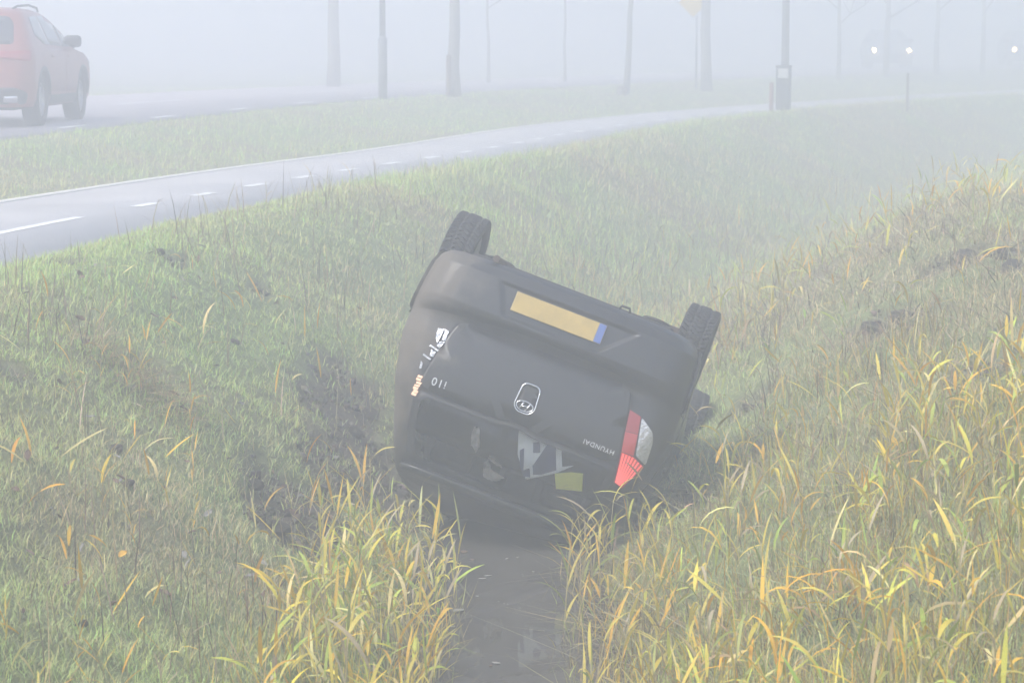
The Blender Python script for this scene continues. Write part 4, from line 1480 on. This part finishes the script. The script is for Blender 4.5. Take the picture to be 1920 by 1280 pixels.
# trail of straw dragged down the bank
a, b = hit(150, 640), hit(350, 800)
n = 850
q = rng.random(n)
X = a[0] + (b[0] - a[0]) * q + rng.normal(0, .10, n); Y = a[1] + (b[1] - a[1]) * q + rng.normal(0, .22, n)
c = jitter(np.array([(.56, .42, .20), (.48, .34, .17), (.62, .5, .28)])[rng.integers(0, 3, n)], .2)
Vv, Qv, Cv = ribbon(np.stack([X, Y, ground_z(X, Y) + .04], 1), rng.uniform(-2.2, .4, n), rng.uniform(1.1, 1.6, n), rng.uniform(-.2, .5, n), rng.uniform(.08, .25, n), rng.uniform(.003, .006, n), 3, c, c)
tag(quadmesh('flattened_straw', Vv, Qv, MATS['grass'], Cv), 'trail of flattened straw running down the path side bank', 'straw', kind='stuff')

# crumbs of earth and torn roots in the bare patches
X, Y = scatter(60000, 7, 22, 1.2)
k = soil_mask(X, Y) > .35
X, Y = X[k][:2600], Y[k][:2600]
n = len(X)
cube = np.array([(x, y, z) for z in (-1, 1) for x, y in ((-1, -1), (1, -1), (1, 1), (-1, 1))], float)
cq = np.array([(0, 3, 2, 1), (4, 5, 6, 7), (0, 1, 5, 4), (1, 2, 6, 5), (2, 3, 7, 6), (3, 0, 4, 7)])
sz = rng.gamma(2.0, .0035, n) + .003
Vv = cube[None] * sz[:, None, None] * rng.uniform(.45, 1.2, (n, 8, 3)) + np.stack([X, Y, ground_z(X, Y) + sz * .3], 1)[:, None]
Qv = (cq[None] + (np.arange(n) * 8)[:, None, None]).reshape(-1, 4)
c = jitter(np.array([(.15, .12, .09), (.20, .165, .12), (.09, .075, .055)])[rng.integers(0, 3, n)], .25)
tag(quadmesh('soil_crumbs', Vv.reshape(-1, 3), Qv, MATS['grass'], np.repeat(c, 8, 0)), 'loose crumbs of earth in the bare patches of the banks', 'soil', kind='stuff')
k = rng.random(n) < .7
X, Y = X[k], Y[k]; n = len(X)
c = jitter(np.array([(.30, .25, .17), (.16, .13, .09), (.45, .42, .32), (.22, .27, .12)])[rng.integers(0, 4, n)], .2)
Vv, Qv, Cv = ribbon(np.stack([X, Y, ground_z(X, Y)], 1), rng.uniform(0, 6.28, n), rng.uniform(.2, 1.6, n), rng.uniform(-.8, 1.2, n), rng.uniform(.04, .2, n), rng.uniform(.002, .005, n), 3, c, c)
tag(quadmesh('torn_roots', Vv, Qv, MATS['grass'], Cv), 'torn roots and straw sticking out of the bare earth', 'roots', kind='stuff')

# trees (after the blades they need)
for a in [(626, 164, 'thick pale trunk of a tree across the road', 8.6, .17, (0, 0), 3.0, 1),
          (851, 181, 'straight tree trunk with a wooden stake against its foot', 7.8, .14, (.004, 0), 2.7, 2),
          (917, 157, 'thin young tree standing past the staked trunk', 6.5, .05, (-.01, 0), 2.0, 3),
          (1060, 155, 'very thin young tree alone past the staked trunk', 6.0, .05, (-.008, 0), 2.2, 4),
          (1173, 176, 'slender leaning tree with a low stump at its foot', 7.0, .085, (.04, 0), 2.9, 5),
          (1324, 172, 'sturdy tree trunk beside the yellow diamond sign', 8.4, .15, (-.006, 0), 2.9, 6),
          (1572, 150, 'slim tree forking low, beyond the pale lamp post', 6.8, .075, (.004, 0), 1.7, 7),
          (1662, 145, 'tree with drooping twigs between the oncoming headlights', 7.6, .11, (.004, 0), 1.9, 8),
          (1756, 143, 'faint tree trunk past the oncoming headlights', 7.2, .1, (0, 0), 2.2, 9),
          (1842, 142, 'faintest tree trunk where the far oncoming car comes through', 7.2, .1, (0, 0), 2.2, 10)]:
    build_tree(a[0], a[1], a[2], a[3], a[4], a[5], a[6], a[7])

# ------------------------------------------------------------------ single reeds, each a plant with stem and leaves
def reed_template(seed, h, nleaf, mats, droop):
    rg = random.Random(seed)
    root = empty('reed_plant')
    bm = bmesh.new()
    lean = rg.uniform(.02, .2)
    pts = [(lean * h * q * q, 0, h * q) for q in np.linspace(0, 1, 5)]
    add_tube(bm, [(0, 0, -.1)] + pts[1:], [.0042, .004, .0035, .0028, .0018], 5)
    bmobj('stem', bm, MATS['reed_stem'], root, True)
    for k in range(nleaf):
        q = .25 + .72 * k / max(1, nleaf - 1)
        b = np.array([[lean * h * q * q, 0, h * q]])
        az = np.array([k * math.pi + rg.uniform(-.7, .7)])
        L = np.array([rg.uniform(.15, .28) * (1.1 - .3 * abs(q - .6))])
        w = np.array([rg.uniform(.010, .019)])
        c = np.ones((1, 3))
        V, Q, _ = ribbon(b, az, np.array([rg.uniform(.25, .75)]), np.array([rg.uniform(*droop)]), L, w, 6, c, c, [.35, .85, 1, .95, .75, .45, .05], np.array([rg.uniform(-.8, .8)]))
        m = pyobj('leaf', V, Q, MATS[rg.choice(mats)], root, True)
    return root


TPL = []
for s, (h, nl, ms, dr) in enumerate([(.50, 6, ['reed_green', 'reed_green', 'reed_yellow'], (.3, 1.6)), (.40, 5, ['reed_green', 'reed_yellow'], (.8, 2.2)),
                                     (.54, 6, ['reed_yellow', 'reed_yellow', 'reed_ochre'], (.3, 1.8)), (.38, 5, ['reed_yellow', 'reed_ochre'], (.2, 1.2)),
                                     (.44, 5, ['reed_ochre', 'reed_ochre', 'reed_tan'], (.2, 1.6)), (.48, 4, ['reed_tan', 'reed_ochre'], (.6, 2.4)),
                                     (.34, 4, ['reed_green', 'reed_yellow'], (.2, .9)), (.60, 5, ['reed_tan', 'reed_yellow'], (.2, 1.3))]):
    TPL.append((reed_template(100 + s, h, nl, ms, dr), s))
LOOK = {0: 'tall green leafed reed', 1: 'low green and yellow reed with drooping leaves', 2: 'tall yellow leafed reed', 3: 'low yellow and ochre reed with stiff leaves',
        4: 'ochre leafed reed', 5: 'withered tan reed with hanging leaves', 6: 'short upright green reed', 7: 'tall thin straw coloured reed'}
used = set()


def place_reed(x, y, z, ti, where, sc):
    src, s = TPL[ti]
    if ti not in used:
        used.add(ti); o = src
    else:
        o = src.copy(); C.objects.link(o)
        for ch in src.children:
            c = ch.copy(); C.objects.link(c); c.parent = o
    o.location = (x, y, z)
    o.rotation_euler = (rng.normal(0, .10), rng.normal(0, .10), rng.uniform(0, 6.28))
    o.scale = (sc, sc, sc * rng.uniform(.85, 1.15))
    tag(o, '%s %s' % (LOOK[s], where), 'reed', 'reeds %s' % where)


spots = []


def reeds(n, y0, y1, fx0, fx1, weights, where, sc=(.7, 1.1), wet=.12):
    k = 0
    while k < n:
        y = rng.uniform(y0, y1); x = rng.uniform(fx0(y), fx1(y)); z = gz(x, y)
        if z < WATER - wet or abs(x) > .215 * y + .6: continue
        if near_car(np.array([x]), np.array([y]), np.array([z]))[0]: continue
        if any((x - a) ** 2 + (y - b) ** 2 < .05 ** 2 for a, b in spots): continue
        spots.append((x, y))
        place_reed(x, y, z, int(rng.choice(8, p=np.array(weights) / sum(weights))), where, rng.uniform(*sc)); k += 1


reeds(78, 7.6, 12.4, lambda y: ditch_x(y) - .9, lambda y: ditch_x(y) - .28, [4, 3, 3, 2, 1, 1, 3, 2], 'at the water on the path side', (.6, 1.0))
reeds(60, 7.6, 12.6, lambda y: ditch_x(y) + .22, lambda y: ditch_x(y) + .75, [4, 4, 3, 2, 1, 1, 3, 1], 'at the water on the far side', (.6, 1.0))
reeds(105, 6.8, 12.2, lambda y: ditch_x(y) + .75, lambda y: ditch_x(y) + 2.4, [3, 3, 3, 3, 2, 3, 3, 2], 'up the far bank beside the water', (.55, .95))
reeds(24, 13.0, 20.0, lambda y: ditch_x(y) + .6, lambda y: ditch_x(y) + 3.4, [1, 1, 2, 3, 3, 3, 1, 2], 'up the far bank behind the black car', (.5, .9))
reeds(24, 7.5, 13.0, lambda y: ditch_x(y) - 2.3, lambda y: ditch_x(y) - 1.0, [0, 0, 1, 3, 4, 2, 0, 2], 'scattered in the path side grass', (.4, .7))


# dry weeds standing up in front of the cycle path
for k, (px, py, h) in enumerate([(285, 440, .34), (392, 400, .30), (425, 398, .36), (450, 398, .26), (590, 362, .30), (612, 358, .36), (655, 350, .3), (707, 338, .34), (835, 312, .3), (500, 380, .3)]):
    x, y = hit(px, py + 6)
    rg = random.Random(k)
    t = tag(empty('dry_weed', loc=(x, y, gz(x, y) - .02)), 'thin dry weed with a few narrow leaves at the edge of the cycle path', 'weed', 'dry weeds along the cycle path edge')
    bm = bmesh.new()
    ln = rg.uniform(-.3, .3)
    h *= .75
    add_tube(bm, [(0, 0, 0), (ln * h * .3, 0, h * .5), (ln * h, 0, h)], [.0045, .0035, .0015], 5)
    bmobj('stem', bm, MATS['reed_stem'], t)
    for j in range(rg.randint(2, 4)):
        q = rg.uniform(.3, .9)
        one = np.ones((1, 3))
        V, Q, _ = ribbon(np.array([[ln * h * q * q, 0, h * q]]), np.array([rg.choice((0, math.pi)) + rg.uniform(-.5, .5)]), np.array([rg.uniform(.3, 1.0)]), np.array([rg.uniform(.2, 1.6)]),
                         np.array([rg.uniform(.08, .2)]), np.array([.012]), 4, one, one, [.5, 1, .9, .6, .1])
        pyobj('leaf', V, Q, MATS['stake_wood' if rg.random() < .7 else 'reed_ochre'], t)

# ------------------------------------------------------------------ clods, leaves, floating bits
def clod_mesh(seed):
    rg = random.Random(seed)
    bm = bmesh.new()
    bmesh.ops.create_icosphere(bm, subdivisions=3, radius=1.0)
    for v in bm.verts:
        n = float(fbm(np.array([v.co.x * 1.3 + seed]), np.array([v.co.y * 1.3 + v.co.z * 2.1]), 200 + seed)[0]) + .5 * float(fbm(np.array([v.co.x * 4 + v.co.z]), np.array([v.co.y * 4 - v.co.z * 3]), 300 + seed)[0])
        v.co *= .45 + .75 * n
        v.co.z *= .6
    me = bpy.data.meshes.new('soil_clod'); bm.to_mesh(me); bm.free(); me.materials.append(MATS['soil'])
    return me


CL = [clod_mesh(s) for s in range(5)]
for px, py, s in [(575, 945, .07), (520, 975, .06), (600, 905, .05), (660, 800, .07), (690, 770, .06), (640, 745, .05), (710, 850, .06), (545, 1000, .05), (480, 905, .05),
                  (330, 505, .05), (480, 548, .05), (230, 700, .045), (215, 855, .04), (150, 1170, .03), (115, 505, .05), (300, 490, .04), (580, 685, .05), (440, 640, .03), (240, 930, .035), (760, 905, .06)]:
    x, y = hit(px, py)
    o = link('soil_clod', random.choice(CL), None)
    o.location = (x, y, gz(x, y) + s * .2); o.scale = (s, s * random.uniform(.8, 1.3), s); o.rotation_euler = (random.uniform(-.4, .4), random.uniform(-.4, .4), random.uniform(0, 6))
    tag(o, 'dark clod of torn earth lying on the path side bank', 'soil clod', 'clods torn out of the path side bank')
for px, py, s in [(1555, 815, .07), (1820, 468, .09), (1870, 480, .08), (1900, 500, .07), (1690, 590, .06), (1640, 605, .07), (1840, 690, .06), (1410, 760, .05), (1260, 950, .06), (1850, 360, .06)]:
    x, y = hit(px, py)
    o = link('soil_clod', random.choice(CL), None)
    o.location = (x, y, gz(x, y) + s * .3); o.scale = (s * 1.2, s, s); o.rotation_euler = (random.uniform(-.4, .4), random.uniform(-.4, .4), random.uniform(0, 6))
    tag(o, 'dark clod of earth among the reeds of the far bank', 'soil clod', 'clods on the far bank')


def leaf_mesh(seed, mat):
    rg = random.Random(seed)
    V, F = [], []
    n = 7
    for i in range(n + 1):
        q = i / n
        w = .5 * math.sin(math.pi * min(1, q * .94 + .03)) ** .8
        z = .25 * math.sin(q * 3 + seed) * .5
        for k in (-1, 0, 1):
            V.append((q * 1.4 - .7, k * w + rg.uniform(-.05, .05), z + .22 * k * k + rg.uniform(-.05, .05)))
    for i in range(n):
        for k in range(2):
            a = i * 3 + k
            F.append((a, a + 1, a + 4, a + 3))
    me = bpy.data.meshes.new('fallen_leaf'); me.from_pydata(V, [], F); me.update(); me.materials.append(MATS[mat])
    return me


LM = {m: [leaf_mesh(s, m) for s in range(3)] for m in ('dead_leaf', 'pale_leaf', 'yellow_leaf')}
LL = [(rng.uniform(20, 700), rng.uniform(470, 1200), 'dead_leaf') for _ in range(44)] + [(rng.uniform(20, 700), rng.uniform(480, 1150), 'pale_leaf') for _ in range(26)]
for px, py, m in LL:
    if py < 500 - px * .3 + 60: py += 120
    x, y = hit(px, py)
    if gz(x, y) < WATER + .05: continue
    s = rng.uniform(.025, .045)
    o = link('fallen_leaf', random.choice(LM[m]), None)
    o.location = (x, y, gz(x, y) + .035); o.scale = (s, s * .7, s * .7); o.rotation_euler = (rng.normal(0, .5), rng.normal(0, .5), rng.uniform(0, 6))
    tag(o, ('curled brown' if m == 'dead_leaf' else 'pale grey') + ' fallen leaf in the grass of the path side bank', 'leaf', 'fallen leaves on the bank')
x, y = hit(232, 1095)
o = link('fallen_leaf', LM['yellow_leaf'][0], None); o.location = (x, y, gz(x, y) + .1); o.scale = (.03, .03, .03); o.rotation_euler = (.6, -.5, .4)
tag(o, 'single bright yellow curled leaf caught in the bank grass', 'leaf')
for px, py, s in [(950, 1048, .02), (970, 1045, .012), (1000, 1072, .016), (980, 1078, .01), (870, 1035, .05), (885, 1050, .04), (905, 1085, .035), (915, 1080, .03), (860, 1145, .05), (895, 1118, .018),
                  (935, 1128, .008), (945, 1132, .008), (952, 1133, .01), (975, 1140, .012), (1100, 1150, .02), (930, 1243, .03), (920, 1248, .02), (1040, 1150, .015), (850, 1175, .02), (840, 1190, .02)]:
    d = ray(px, py); k = (WATER - CAM_H) / d[2]
    m = random.choice(('pale_leaf', 'dead_leaf', 'pale_leaf'))
    o = link('floating_leaf', random.choice(LM[m]), None)
    o.location = (d[0] * k, d[1] * k, WATER + .003); o.scale = (s, s * random.uniform(.5, 1), s * .2); o.rotation_euler = (0, 0, rng.uniform(0, 6))
    tag(o, 'scrap of pale leaf floating on the ditch water', 'leaf', 'scraps floating on the water')

# ------------------------------------------------------------------ fog
bm = bmesh.new()
add_box(bm, (0, 160, 3.55), (740, 440, 12.6))
hz = bmobj('haze', bm, None)
hm = bpy.data.materials.new('haze')
hm.use_nodes = True
nt = hm.node_tree
nt.nodes.remove(nt.nodes['Principled BSDF'])
pv = nt.nodes.new('ShaderNodeVolumePrincipled')
pv.inputs['Color'].default_value = HAZE_COLOR
pv.inputs['Density'].default_value = HAZE_DENSITY
pv.inputs['Anisotropy'].default_value = 0.4
nt.links.new(pv.outputs[0], nt.nodes['Material Output'].inputs['Volume'])
hz.data.materials.append(hm)
tag(hz, 'thick pale morning fog', kind='stuff')
